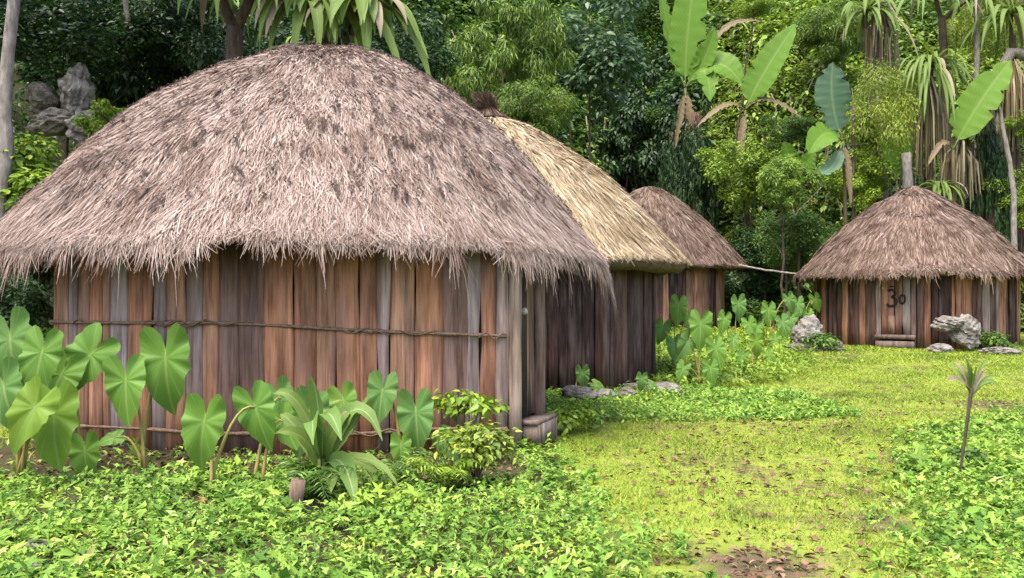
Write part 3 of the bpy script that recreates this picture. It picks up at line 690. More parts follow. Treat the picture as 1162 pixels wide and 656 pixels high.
def tree(name, label, cat, x, y, height, crown, csc, trunk_r, bark, group=None, lean=(0, 0), seed=1, czoff=0.0, branches=4, rot=None, blen=None, wob=.02):
    g = gp(x, y); g[2] -= .05; rng = np.random.default_rng(seed)
    o = thing(name, label, cat, g, group)
    top = np.array([lean[0], lean[1], height])
    V, F = limb_tubes(rng, (0, 0, 0), top, trunk_r, trunk_r * .45, 7, wob, branches, blen or csc * 1.0)
    link('trunk', mesh_np('trunk', V, F, bark, smooth=True), o)
    c = link('crown', crown, o); c.location = (top[0], top[1], height + czoff); c.scale = (csc,) * 3 if np.isscalar(csc) else csc
    c.rotation_euler = (0, 0, rng.uniform(0, 6.28) if rot is None else rot)
    return o

# crowns shared by the trees and bushes (radius 1 m; each placed copy is scaled)
CR = {}
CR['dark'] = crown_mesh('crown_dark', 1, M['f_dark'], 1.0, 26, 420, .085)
CR['mid'] = crown_mesh('crown_mid', 2, M['f_mid'], 1.0, 26, 420, .08)
CR['bright'] = crown_mesh('crown_bright', 3, M['f_bright'], 1.0, 24, 420, .08)
CR['yellow'] = crown_mesh('crown_yellow', 4, M['f_yellow'], 1.0, 26, 420, .085, LEAFN, droop=.9)
CR['fine'] = crown_mesh('crown_fine', 5, M['f_bright'], 1.0, 34, 520, .085, LEAFN, clump=.34, droop=1.1, up=.35)
CR['broad'] = crown_mesh('crown_broad', 6, M['f_blue'], 1.0, 20, 190, .13, LEAF4)
CR['broad_bright'] = crown_mesh('crown_broad_bright', 7, M['f_bright'], 1.0, 20, 200, .14, LEAF4)
CR['fine_mid'] = crown_mesh('crown_fine_mid', 15, M['f_leafy'], 1.0, 60, 330, .10, LEAFN, clump=.27, droop=.9, up=.4)
CR['fluffy'] = crown_mesh('crown_fluffy', 8, M['f_pale'], 1.0, 40, 420, .17, LEAFN, clump=.36, shell=.2, up=.45, droop=.2)
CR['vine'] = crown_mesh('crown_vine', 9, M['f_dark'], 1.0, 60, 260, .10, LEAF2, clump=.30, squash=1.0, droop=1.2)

# ------------------------------------------------------------------ jungle on the hillside
def jungle():
    rng = np.random.default_rng(77)
    sets = {'f_dark': [], 'f_mid': [], 'f_bright': [], 'f_yellow': []}
    xs = rng.uniform(-19, 27, 2600); s = rng.uniform(0.2, 21, 2600) ** 1.0
    ys = np.interp(xs, HX, HY) + s; zs = gz(xs, ys)
    px = 581 + xs / ys * 1000
    keep = (px > -160) & (px < 1330) & (zs < 0.42 * ys + 3.0)
    xs, ys, zs, px = xs[keep], ys[keep], zs[keep], px[keep]
    for x, y, z, p in zip(xs, ys, zs, px):
        py = 335 - (z + .6 - 1.5) / y * 1000
        u = rng.random()  # leaf tone by region: shade left and in hollows, sunlight right, as colour
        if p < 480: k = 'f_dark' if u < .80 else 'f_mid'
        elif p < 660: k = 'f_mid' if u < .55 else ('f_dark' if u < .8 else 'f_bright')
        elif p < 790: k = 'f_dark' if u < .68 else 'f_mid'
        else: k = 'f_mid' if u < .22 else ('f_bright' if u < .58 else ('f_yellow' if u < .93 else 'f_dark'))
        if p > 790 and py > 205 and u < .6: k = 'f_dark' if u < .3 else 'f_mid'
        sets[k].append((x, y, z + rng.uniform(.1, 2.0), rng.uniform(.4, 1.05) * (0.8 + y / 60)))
    allV, n = 0, 0
    names = {'f_dark': 'dark_jungle_foliage', 'f_mid': 'green_jungle_foliage', 'f_bright': 'bright_jungle_foliage', 'f_yellow': 'yellowish_jungle_foliage'}
    labels = {'f_dark': 'dark foliage with shade put into its colour, massed on the hillside behind the huts', 'f_mid': 'mid green foliage massed on the hillside behind the huts',
              'f_bright': 'bright green foliage with sunlight put into its colour, scattered on the hillside', 'f_yellow': 'yellowish narrow-leaved foliage on the hillside at the right'}
    for k, lst in sets.items():
        A = np.array(lst); per = np.clip((A[:, 3] ** 2 * 172).astype(int), 36, 360)
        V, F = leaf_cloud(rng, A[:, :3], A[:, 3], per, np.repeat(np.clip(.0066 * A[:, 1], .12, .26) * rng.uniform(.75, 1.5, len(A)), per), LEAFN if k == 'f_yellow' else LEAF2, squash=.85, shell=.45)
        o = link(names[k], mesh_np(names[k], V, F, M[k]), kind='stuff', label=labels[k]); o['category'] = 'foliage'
jungle()

# distinct trees and bushes
def bush(name, label, px, py, d, crown, sc, h=None, seed=1, bark=None, r=.05, group=None, cat='bush'):
    p = at(px, py, d); g = float(gz(p[0], d))
    hh = max(.25, p[2] - g)
    return tree(name, label, cat, p[0], d, hh, CR[crown], sc, r, bark or M['bark'], group, seed=seed, branches=3, blen=(sc if np.isscalar(sc) else sc[0]) * .7)

bush('leafy_bush', 'bright leafy bush left of the nearest hut below the pale rocks', 40, 205, 13.0, 'broad_bright', (.85, .8, .75), seed=2)
bush('leafy_bush', 'small leafy bush at the left edge tucked under the nearest eave', 8, 330, 11.0, 'broad', (.5, .6, .6), seed=3)
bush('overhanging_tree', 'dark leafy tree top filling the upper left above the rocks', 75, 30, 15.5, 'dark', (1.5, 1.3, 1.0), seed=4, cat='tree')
bush('dark_tree', 'dark tree with shade put into its leaf colour, between the rocks and the pandanus trunk', 175, 60, 17.2, 'vine', (1.25, 1.2, 1.6), seed=5, cat='tree')
bush('dark_tree', 'dark tree with shade put into its leaf colour, just left of the pandanus trunk', 225, 35, 16.0, 'dark', (1.0, 1.0, 1.2), seed=6, cat='tree')
bush('dark_tree', 'dark tree with shade put into its leaf colour, behind the drooping pandanus leaves above the nearest roof', 430, 45, 18.6, 'dark', (1.3, 1.2, 1.4), seed=7, cat='tree')
bush('fine_leaved_tree', 'tall fine-leaved light green tree behind the straw roof peak', 570, 75, 21.3, 'fine_mid', (1.45, 1.3, 2.0), seed=8, cat='tree')
bush('fine_leaved_tree', 'fine-leaved shrub just above the straw roof right of its tuft', 610, 120, 20.5, 'fine_mid', (.8, .8, .9), seed=9)
bush('broad_leaved_tree', 'tree with pale broad leaves between the fine-leaved tree and the bananas', 670, 55, 24.5, 'broad', (1.6, 1.4, 1.5), seed=10, cat='tree')
bush('broad_leaved_tree', 'dark green tree at the top left of the banana plants', 712, 15, 37.0, 'mid', (1.9, 1.6, 1.8), seed=11, cat='tree')
bush('shade_toned_tree', 'very dark tree with shade put into its leaf colour, above the distant hut roof', 722, 165, 36.5, 'vine', (1.8, 1.6, 2.6), seed=12, cat='tree')  # dark leaf colour paints the shade of the hollow here
bush('leafy_bush', 'bright small-leaved bush below the big upright banana leaf', 845, 195, 32.0, 'bright', (1.45, 1.3, 1.5), seed=13)
bush('fluffy_sapling', 'pale feathery round-headed sapling left of the right hut', 890, 203, 25.5, 'fluffy', (.72, .7, .85), seed=14, r=.045)
bush('leafy_bush', 'tall yellowish bush with sunlight put into its colour, right behind the bluish banana leaf', 1000, 130, 28.5, 'yellow', (1.5, 1.3, 1.7), seed=15)
bush('leafy_bush', 'light green bush at the top between the banana plants', 945, 35, 36.5, 'fine_mid', (1.7, 1.4, 1.6), seed=16)
bush('leafy_bush', 'bright bush directly behind the peak of the right hut', 975, 205, 28.3, 'bright', (1.0, 1.0, 1.0), seed=17)
bush('leafy_bush', 'yellowish bush at the top right corner above the pale log', 1140, 20, 31.0, 'yellow', (1.7, 1.5, 1.3), seed=18)
bush('leafy_bush', 'low green bush at the right edge behind the right hut', 1158, 225, 27.5, 'bright', (.9, .9, .9), seed=19)
bush('leafy_bush', 'broad leaved bush low down right of the distant hut', 850, 318, 31.5, 'broad', (1.2, 1.0, .8), seed=22)
bush('leafy_bush', 'small leafy plant growing beside the pale outcrop in the upper left', 118, 132, 14.2, 'broad_bright', (.34, .3, .36), seed=23)
bush('leafy_bush', 'mid green bush below the pale feathery sapling', 892, 262, 27.0, 'mid', (.95, .9, .85), seed=24)
bush('leafy_bush', 'dark green bush between the distant hut and the right hut', 868, 285, 31.0, 'dark', (1.1, 1.0, 1.0), seed=20)
bush('leafy_bush', 'low mid green bush beside the left side of the right hut', 925, 285, 27.6, 'mid', (1.1, 1.0, .9), seed=21)

# ------------------------------------------------------------------ trunks, logs, dead wood
def trunk_thing(name, label, cat, pts, r0, r1, bark, seed=1, extra=None, part=None):
    pts = np.array(pts, float); base = pts[0].copy()
    rng = np.random.default_rng(seed)
    o = thing(name, label, cat, base)
    k = 14; u = np.linspace(0, len(pts) - 1, k); P = np.stack([np.interp(u, range(len(pts)), pts[:, i]) for i in range(3)], -1) - base
    P[1:-1] += rng.normal(0, r0 * .12, (k - 2, 3))
    V, F = tube(P, np.linspace(r0, r1, k), 10, rng, .07)
    link(part or 'trunk', mesh_np('trunk', V, F, bark, smooth=True), o)
    return o, P

# pale slim tree at the left edge, crown above the picture
b = gp(-7.15, 12.3); o, P = trunk_thing('slender_tree', 'slender pale barked tree trunk standing at the left edge', 'tree', [b, at(2, 200, 12.3), at(8, 60, 12.35), at(18, -60, 12.4), at(30, -190, 12.4)], .10, .065, M['bark_pale'], 3)
c = link('crown', CR['dark'], o); c.location = tuple(P[-1] + np.array([.3, 0, .6])); c.scale = (1.9, 1.6, 1.1)
# climber clad trunks behind the bananas and the right hut
def clad_trunk(label, px, py_top, d, r, bark, clad, seed, lean=0):
    x = (px - 581) * d / 1000; b = gp(x, d); top = at(px + lean, py_top, d)
    o, P = trunk_thing('clad_trunk', label, 'tree trunk', [b, (b + top) / 2 + np.array([.05, 0, 0]), top], r, r * .75, bark, seed)
    H = top[2] - b[2]
    if clad:
        c = link('climber', CR['vine'], o, label='dark green climbing plant wrapped round the trunk'); c.location = (lean * d / 2000, -.05, H * .5); c.scale = (clad, clad, H * .5)
    return o
clad_trunk('reddish trunk wrapped in climbers below the left banana plant', 790, 128, 33.8, .25, M['bark_red'], .85, 4)
clad_trunk('slim climber clad trunk left of the reddish trunk', 762, 150, 34.5, .12, M['bark'], .7, 5)
clad_trunk('thick dark trunk clothed in green climbers behind the right hut', 1122, 118, 27.6, .26, M['bark'], .55, 6)
clad_trunk('grey forked trunk rising at the top behind the right hut', 1003, -30, 30.0, .22, M['bark_pale'], 0, 7, -8)
clad_trunk('thin grey trunk at the top right beside the pale log', 1104, -30, 29.5, .11, M['bark_pale'], 0, 8, 6)
clad_trunk('short pale pinkish broken trunk just behind the right hut peak', 1034, 174, 27.4, .19, M['bark_pale'], 0, 9, -5)
clad_trunk('thin bare brown stem left of the right hut roof', 965, 120, 28.0, .07, M['bark'], 0, 10, 4)
o, P = trunk_thing('fallen_log', 'pale fallen log lying across the slope in the top right corner', 'log', [gp(15.6, 28.9) + np.array([0, 0, 1.2]), at(1140, 57, 29.2), at(1190, 66, 29.2), at(1260, 90, 29.6)], .16, .20, M['bark_pale'], 11)
o, P = trunk_thing('bare_branch', 'crooked bare grey branch right of the climber clad trunk', 'branch', [gp(15.2, 26.6), at(1150, 205, 26.6), at(1140, 150, 26.6), at(1133, 110, 26.7)], .10, .04, M['bark_pale'], 12)
o, P = trunk_thing('thin_pole', 'thin pale pole leaning between the distant hut and the right hut', 'pole', [at(838, 301, 25.5) , at(872, 307, 25.0), at(912, 312, 24.6)], .03, .025, M['bark_pale'], 13, part='pole')
o, P = trunk_thing('dead_branch', 'broken pale dead branch hanging down in the upper left shade', 'branch', [at(138, -60, 14.6), at(140, -5, 14.6), at(145, 24, 14.6)], .05, .035, M['bark_pale'], 14)

# ------------------------------------------------------------------ blades: banana, pandanus, maize-like leaves
def blade(path, up, width, prof='banana', fold=.25, ruffle=.02, seed=1, tear=0.0, nx=4, twist=0.0):
    rng = np.random.default_rng(seed); P = np.asarray(path, float); k = len(P)
    T = norm(np.gradient(P, axis=0)); up = np.asarray(up, float)
    X = norm(np.cross(T, up)); Z = np.cross(X, T)
    s = np.linspace(0, 1, k)
    if twist:
        a = twist * s; X, Z = X * np.cos(a)[:, None] + Z * np.sin(a)[:, None], Z * np.cos(a)[:, None] - X * np.sin(a)[:, None]
    if prof == 'banana': w = np.interp(s, [0, .04, .15, .4, .7, .9, 1], [.04, .3, .78, 1, .88, .5, .04])
    else: w = np.interp(s, [0, .1, .5, .8, 1], [.55, .9, 1, .65, .04])
    us = np.linspace(-1, 1, 2 * nx + 1); V, UV = [], []
    tj = rng.random((k, 2)) < tear
    for i in range(k):
        for u in us:
            ww = width * .5 * w[i]
            if tj[i, int(u > 0)] and abs(u) > .3: ww *= .6
            z = fold * abs(u) * ww + ruffle * math.sin(i * 2.3 + u * 2) * abs(u) + (rng.normal(0, ruffle * .4) if abs(u) > .9 else 0)
            V.append(P[i] + X[i] * u * ww + Z[i] * z); UV.append((u, s[i]))
    m = len(us); i = np.arange(k - 1)[:, None] * m; j = np.arange(m - 1)[None]
    F = np.stack([i + j, i + j + 1, i + m + j + 1, i + m + j], -1).reshape(-1, 4)
    return np.array(V), F, np.array(UV)

def blade_part(root, name, path, up, width, mat, base, **kw):
    V, F, UV = blade(path, up, width, **kw)
    return link(name, mesh_np(name, V - base, F, mat, UV, True), root)

def stem_part(root, name, path, r0, r1, mat, base, sides=8):
    V, F = tube(np.asarray(path) - base, np.linspace(r0, r1, len(path)), sides)
    return link(name, mesh_np(name, V, F, mat, smooth=True), root)

UPC = np.array([0, -.8, .6])              # faces up and out to the open ground
def banana(label, px, d, neck, leaves, seed, r=.11, stem=None):
    """neck: (px, py) where the leaves part; leaves: (mid px, mid py, tip px, tip py, depth change, width m, material)"""
    x = (px - 581) * d / 1000; base = gp(x, d); base[2] -= .03
    o = thing('banana_plant', label, 'banana plant', base)
    nk = at(neck[0], neck[1], d)
    stem_part(o, 'trunk', bez(base, (base + nk) / 2 + np.array([.08, 0, 0]), nk, 8), r, r * .55, M[stem or 'banana_stem'], base)
    for i, (mx, my, tx, ty, dd, w, mt) in enumerate(leaves):
        m_, t_ = at(mx, my, d + dd * .5), at(tx, ty, d + dd)
        st = nk + (m_ - nk) * .22
        blade_part(o, 'leaf', bez(st, m_, t_, 26), UPC + np.array([.2 * ((i % 3) - 1), 0, 0]), w, M[mt], base, fold=.22, ruffle=.03, seed=seed + i, tear=.22 if 'blue' in mt else .11)
        stem_part(o, 'leaf_stalk', bez(nk, nk + (st - nk) * .5, nk + (m_ - nk) * .28, 4), .035, .025, M['stem_green'], base, 6)
    return o
banana('banana plant with tall upright leaves at the top centre', 776, 34.2, (778, 100),
       [(778, 40, 792, -45, -.2, 1.44, 'banana'), (800, 75, 812, 30, -.6, 0.83, 'banana'), (760, 50, 748, -25, .2, 0.60, 'banana'), (815, 52, 842, 95, -.8, 1.28, 'banana'), (784, 128, 788, 178, -.4, 0.34, 'banana_dry'), (772, 130, 766, 170, -.3, 0.28, 'banana_dry'), (806, 60, 806, 115, -.9, 0.94, 'banana'), (820, 10, 868, 25, .5, 0.29, 'banana_dry')], 20, .10)
banana('banana plant with one big bright leaf slanting up to the right', 848, 33.2, (846, 125),
       [(864, 84, 904, 26, -.5, 1.22, 'banana'), (842, 150, 838, 195, -.4, 0.31, 'banana_dry'), (868, 98, 915, 138, -.7, 0.26, 'banana_dry'), (825, 108, 790, 145, -.6, 0.25, 'banana_dry')], 30, .09)
banana('banana plant with a wide bluish leaf left of the right hut', 960, 26.0, (957, 160),
       [(940, 112, 946, 70, -.3, 1.08, 'banana_blue'), (964, 185, 966, 235, -.3, 0.20, 'banana_dry'), (935, 140, 918, 175, -.6, 0.84, 'banana'), (945, 200, 925, 195, -.6, 0.50, 'banana_blue')], 40, .08)
banana('banana plant behind the right hut with a long bright leaf slanting right', 1080, 27.0, (1082, 170),
       [(1108, 118, 1148, 68, -.4, 1.18, 'banana'), (1070, 150, 1052, 190, -.5, 0.20, 'banana_dry')], 50, .10)
banana('young banana plant low in the bushes left of the banana with the bluish leaf', 905, 27.0, (905, 215),
       [(898, 185, 890, 160, -.3, .6, 'banana'), (912, 190, 925, 170, -.3, .55, 'banana')], 70, .07)
banana('small young banana plant growing behind the left side of the right hut', 1018, 27.6, (1018, 205),
       [(1010, 175, 1000, 150, -.2, 0.60, 'banana'), (1024, 180, 1030, 160, -.2, 0.48, 'banana')], 60, .06)

def pandanus(label, base_xy, trunk, heads, seed, n, L, r=.2, mat='strap', bark='bark', w=.11, extra=()):
    """heads: crown points; long strap leaves arch out and hang from each"""
    rng = np.random.default_rng(seed); base = gp(*base_xy)
    o = thing('pandanus_tree', label, 'pandanus', base)
    stem_part(o, 'trunk', bez(base, trunk[0], trunk[1], 10), r, r * .8, M[bark], base, 10)
    for hd in heads:
        hd = np.asarray(hd); stem_part(o, 'limb', bez(trunk[1] - np.array([0, 0, .1]), (trunk[1] + hd) / 2 + rng.normal(0, .08, 3), hd, 7), r * .55, r * .35, M[bark], base, 8)
        for i in range(n):
            a = rng.uniform(0, 2 * np.pi) if i % 3 else rng.uniform(-2.6, -.5); el = rng.uniform(-.15, .9); l = L * rng.uniform(.7, 1.2)
            d = np.array([math.cos(a) * math.cos(el), math.sin(a) * math.cos(el), math.sin(el)])
            p1 = hd + d * l * .55; p2 = p1 + np.array([d[0], d[1], 0]) * l * rng.uniform(.05, .25) + np.array([0, 0, -l * rng.uniform(.45, .85)])
            path = bez(hd + d * .05, p1, p2, 12)
            dry = rng.random() < .12
            blade_part(o, 'leaf', path, np.array([0, -.25, 1.0]), w * rng.uniform(.8, 1.2), M['strap_dry' if dry else mat], base, prof='strap', fold=.5, ruffle=.004, seed=seed + i, nx=1)
    for i, (a_, b_, c_, dd, ww, mt) in enumerate(extra):
        blade_part(o, 'leaf', bez(at(*a_, dd), at(*b_, dd - .2), at(*c_, dd - .35), 14), np.array([0, -.5, .9]), ww, M[mt], base, prof='strap', fold=.5, ruffle=.004, seed=i, nx=1)
    return o
pandanus('pandanus with a thick trunk rising behind the nearest roof peak', (-4.45, 14.3), (at(262, 120, 14.2), at(266, 30, 14.1)),
         [at(240, -50, 14.0), at(300, -45, 13.9)], 5, 30, 1.5, .17, w=.19)
pandanus('pandanus with long drooping strap leaves hanging over the nearest roof', (-2.7, 14.6), (at(385, 150, 14.3), at(390, 80, 14.1)),
         [at(350, 2, 13.9), at(412, 4, 13.7)], 15, 34, 1.25, .15, w=.19, extra=[((412, 4), (468, 0), (492, 108), 13.7, .17, 'strap'), ((412, 4), (455, -12), (486, 66), 13.6, .15, 'strap_pale'), ((410, 4), (436, 18), (458, 92), 13.5, .17, 'strap'),
          ((408, 4), (418, 2), (416, 78), 13.5, .20, 'strap_pale'), ((412, 4), (450, -20), (462, 28), 13.4, .13, 'strap_dry'), ((350, 2), (338, 0), (333, 66), 13.6, .19, 'strap'), ((350, 2), (362, -6), (362, 62), 13.5, .19, 'strap'), ((350, 2), (318, -10), (304, 64), 13.7, .17, 'strap')])
pandanus('tall pandanus with tangled hanging leaves at the top right', (15.2, 30.6), (at(1075, 100, 30.3), at(1070, 20, 30.2)),
         [at(1060, -15, 30.0), at(1108, -5, 30.0)], 6, 28, 2.6, .16, 'strap', 'bark', .14)
pandanus('pandanus with dry brown skirts behind the right hut', (13.4, 29.0), (at(1058, 150, 28.8), at(1058, 95, 28.7)),
         [at(1058, 78, 28.6)], 7, 40, 2.3, .15, 'strap', 'bark', .13)
def skirt(label, px, py, d, h, n, seed, mat='f_dry'):
    rng = np.random.default_rng(seed); p = at(px, py, d)
    a = rng.uniform(0, 6.28, n); r = rng.uniform(.05, .42, n); top = np.stack([p[0] + np.cos(a) * .12, p[1] + np.sin(a) * .12, np.full(n, p[2]) + rng.uniform(-.6, .1, n)], -1)
    l = h * rng.uniform(.5, 1, n)
    mid = top + np.stack([np.cos(a) * r, np.sin(a) * r, -l * .35], -1); end = top + np.stack([np.cos(a) * r * 1.25, np.sin(a) * r * 1.25, -l], -1)
    P = np.stack([top, mid, end], 1); S = norm(np.cross(norm(np.gradient(P, axis=1)), rng.normal(0, 1, (n, 1, 3)))) * .028 * np.array([1, 1, .4])[None, :, None]
    V, F = ribbons(P, S); base = gp(p[0], p[1])
    o = thing('dead_frond_skirt', label, 'dead fronds', base)
    stem_part(o, 'trunk', bez(base, (base + p) / 2, p, 5), .09, .07, M['bark'], base)
    link('hanging_fronds', mesh_np('hanging_fronds', V - base, F, M[mat]), o, kind='stuff')
pandanus('pandanus with green tufted head at the top left of the dry fronds', (12.6, 30.0), (at(985, 80, 29.9), at(985, 30, 29.8)),
         [at(985, 12, 29.7)], 8, 30, 2.0, .13, 'strap', 'bark', .14)
pandanus('pandanus with a spiky head in the top right corner', (17.2, 29.6), (at(1150, 100, 29.5), at(1150, 40, 29.4)),
         [at(1150, 15, 29.3)], 9, 34, 2.2, .13, 'strap', 'bark', .14)
pandanus('low spiky pandanus tuft just behind the right hut peak', (13.2, 27.5), (at(1066, 235, 27.4), at(1066, 222, 27.3)),
         [at(1066, 212, 27.3)], 10, 26, 1.2, .10, 'strap', 'bark', .10)
skirt('skirt of dry brown fronds hanging above the right hut peak', 1055, 90, 28.3, 3.0, 120, 1)
skirt('dry fronds hanging beside the climber clad trunk at the right', 1092, 150, 27.3, 1.9, 90, 2)
skirt('dry frond bundle at the top right edge', 1150, 70, 28.8, 2.6, 150, 3)
skirt('grey dry fronds hanging from the top behind the right hut', 1000, 10, 29.6, 2.2, 80, 4)

# ------------------------------------------------------------------ taro
def taro_mesh(name, seed, mat):
    rng = np.random.default_rng(seed); nph, nr = 40, 4
    ph = np.linspace(-np.pi, np.pi, nph, endpoint=False)
    ctrl = ([0, 8, 18, 35, 62, 90, 118, 138, 152, 163, 172, 180], [.72, .61, .51, .40, .325, .30, .335, .41, .44, .39, .27, .10])
    r = np.interp(np.degrees(np.abs(ph)), *ctrl) * (1 + .02 * rng.standard_normal(nph) + .03 * np.sin(ph * 9 + rng.uniform(0, 6)))
    V, UV = [(0, 0, 0)], [(0, 0)]
    cup, dr, ph0 = rng.uniform(.2, .8), rng.uniform(.3, .9), rng.uniform(0, 6); sk = rng.normal(0, .45)
    for q in range(1, nr + 1):
        f = q / nr
        for a, rr in zip(ph, r):
            x, y = math.sin(a) * rr * f, math.cos(a) * rr * f
            z = cup * abs(x) - dr * y * abs(y) - (.5 + cup) * x * x + sk * x * y + .030 * f * f * math.sin(a * 6 + ph0) + .02 * f * f * math.sin(a * 11 + ph0 * 2) + rng.normal(0, .004) * f
            V.append((x, y, z)); UV.append((x, y))
    T = [(0, 1 + j, 1 + (j + 1) % nph) for j in range(nph)]
    Q = [(1 + (q) * nph + j, 1 + (q + 1) * nph + j, 1 + (q + 1) * nph + (j + 1) % nph, 1 + q * nph + (j + 1) % nph) for q in range(nr - 1) for j in range(nph)]
    return mesh_np(name, V, [np.array(T), np.array(Q)], mat, UV, True)
TARO = {m: [taro_mesh('taro_leaf', 100 + i + 10 * k, M[m]) for i in range(4)] for k, m in enumerate(('taro', 'taro_yellow', 'taro_blue'))}

def taro(label, base_px, d, leaves, seed, group=None, sink=.02, stalk_r=.012, name='taro_plant', cat='taro plant'):
    """leaves: (px, py, depth change, length px, roll deg (0 = tip down), tilt 0..1 (1 = flat), material)"""
    rng = np.random.default_rng(seed); x = (base_px - 581) * d / 1000; base = gp(x, d); base[2] -= sink
    o = thing(name, label, cat, base, group)
    for i, (px, py, dd, Lp, roll, tilt, mt) in enumerate(leaves):
        p = at(px, py, d + dd); L = Lp * (d + dd) / 1000 / 1.0
        r = R(roll); tip = np.array([math.sin(r), -.15 - .7 * tilt, -math.cos(r) * (1.05 - tilt)]); nrm = np.array([-.35 * math.sin(r), -1 + .55 * tilt, .35 + .7 * tilt])
        fr = frames(tip[None], nrm[None])[0]
        me = TARO[mt][(seed + i) % 4]; lf = link('leaf', me, o)
        from mathutils import Matrix
        lf.matrix_local = Matrix.Translation(Vector(p - base)) @ Matrix(((fr[0][0], fr[1][0], fr[2][0]), (fr[0][1], fr[1][1], fr[2][1]), (fr[0][2], fr[1][2], fr[2][2]))).to_4x4() @ Matrix.Scale(L, 4)
        st = base + rng.normal(0, .03, 3) * np.array([1, 1, 0])
        mid = np.array([st[0] * .6 + p[0] * .4 + rng.normal(0, .04), st[1] * .55 + p[1] * .45 + .06, max(p[2] + .08, base[2] + .2)])
        stem_part(o, 'stalk', bez(st, mid, p + fr[2] * -.004, 9), stalk_r * 1.35, stalk_r * .55, M['stalk'], base, 6)
    return o
taro('taro cluster of large leaves at the far left edge', 22, 7.2, [(12, 385, .1, 86, 8, .15, 'taro_blue'), (48, 400, 0, 76, -8, .1, 'taro'), (40, 462, -.5, 79, -25, .25, 'taro_yellow'), (62, 470, -.35, 93, 4, .15, 'taro_yellow'), (5, 440, -.1, 77, 15, .2, 'taro_blue')], 1)
taro('taro plant with one tilted leaf before the left end of the plank wall', 82, 7.6, [(103, 402, 0, 84, -38, .1, 'taro'), (70, 425, -.1, 77, -18, .15, 'taro'), (97, 512, -.5, 57, 6, .1, 'taro')], 2)
taro('taro plant with two broad leaves before the left part of the plank wall', 162, 7.5, [(143, 432, -.15, 76, 5, .1, 'taro'), (188, 406, 0, 93, 4, .06, 'taro'), (130, 497, .1, 29, -70, .5, 'taro')], 3)
taro('taro plant with a narrow leaf on curved stalks left of the strap-leaved plant', 243, 6.6, [(232, 478, 0, 79, -6, .1, 'taro'), (290, 462, .25, 72, 18, .1, 'taro')], 4)
taro('small taro with one folded leaf beside the strap-leaved plant', 292, 6.9, [(318, 452, .4, 57, 20, .12, 'taro_blue'), (322, 478, .1, 52, 25, .2, 'taro')], 5)
taro('taro plant with two leaves close to the wall right of the strap-leaved plant', 452, 7.75, [(434, 443, .05, 57, -6, .15, 'taro_blue'), (472, 468, -.2, 67, 4, .1, 'taro_blue'), (455, 505, -.3, 39, 0, .15, 'taro'), (505, 500, -.1, 40, 35, .2, 'taro_blue')], 6)
taro('pair of large taro leaves behind the strap-leaved plant', 345, 7.55, [(350, 470, 0, 72, -12, .15, 'taro_blue'), (390, 455, .1, 52, 14, .2, 'taro')], 7)
taro('small pale taro at the foot of the middle hut wall', 656, 12.6, [(661, 424, 0, 26, 5, .1, 'taro_blue'), (676, 436, .1, 17, 60, .3, 'taro')], 8, stalk_r=.01)
taro('small pale taro at the right corner of the middle hut wall', 724, 13.0, [(728, 430, 0, 21, -5, .1, 'taro_blue'), (738, 436, .1, 15, 50, .3, 'taro_blue')], 9, stalk_r=.01)
# patch between the middle hut and the right hut
taro('big leaved taro at the edge of the patch right of the middle hut', 795, 14.2, [(795, 368, 0, 43, -4, .1, 'taro'), (812, 395, -.2, 36, 12, .15, 'taro'), (780, 388, .1, 34, -28, .2, 'taro_blue'), (806, 418, -.3, 30, 5, .2, 'taro'), (775, 418, -.2, 25, -20, .25, 'taro')], 10)
taro('taro with drooping leaves close to the right corner of the middle hut', 765, 16.2, [(770, 347, 0, 33, -5, .1, 'taro'), (752, 372, .1, 28, -15, .1, 'taro'), (765, 392, -.2, 30, 5, .2, 'taro_blue'), (782, 362, .1, 25, 20, .1, 'taro')], 11)
taro('pale taro in front of the distant hut wall', 833, 19.5, [(838, 345, 0, 28, 5, .1, 'taro_blue'), (822, 362, .1, 25, -12, .2, 'taro'), (850, 368, -.2, 25, 15, .2, 'taro'), (832, 385, -.4, 22, 0, .3, 'taro')], 12)
taro('taro clump with bright leaves left of the pointed rock', 872, 21.0, [(872, 352, 0, 27, 0, .15, 'taro'), (888, 366, -.1, 25, 15, .2, 'taro_blue'), (858, 372, -.2, 25, -15, .2, 'taro'), (880, 385, -.3, 22, 5, .25, 'taro'), (895, 340, .2, 22, 20, .1, 'taro_blue')], 13)
taro('taro clump behind the pointed rock beside the right hut', 908, 23.0, [(905, 345, 0, 24, 0, .15, 'taro_blue'), (918, 358, 0, 22, 15, .2, 'taro'), (897, 362, -.1, 22, -15, .2, 'taro_blue'), (925, 340, .2, 21, 20, .1, 'taro')], 14)
taro('yellowish taro at the lawn edge of the patch', 856, 16.6, [(858, 388, 0, 25, 5, .15, 'taro_yellow'), (872, 402, -.2, 22, 20, .25, 'taro_yellow'), (842, 404, -.1, 22, -20, .25, 'taro')], 15)
taro('low taro at the right edge beside the right hut wall', 1150, 21.6, [(1150, 396, 0, 19, 5, .2, 'taro_blue'), (1140, 402, -.1, 17, -25, .3, 'taro_blue')], 16, stalk_r=.01)

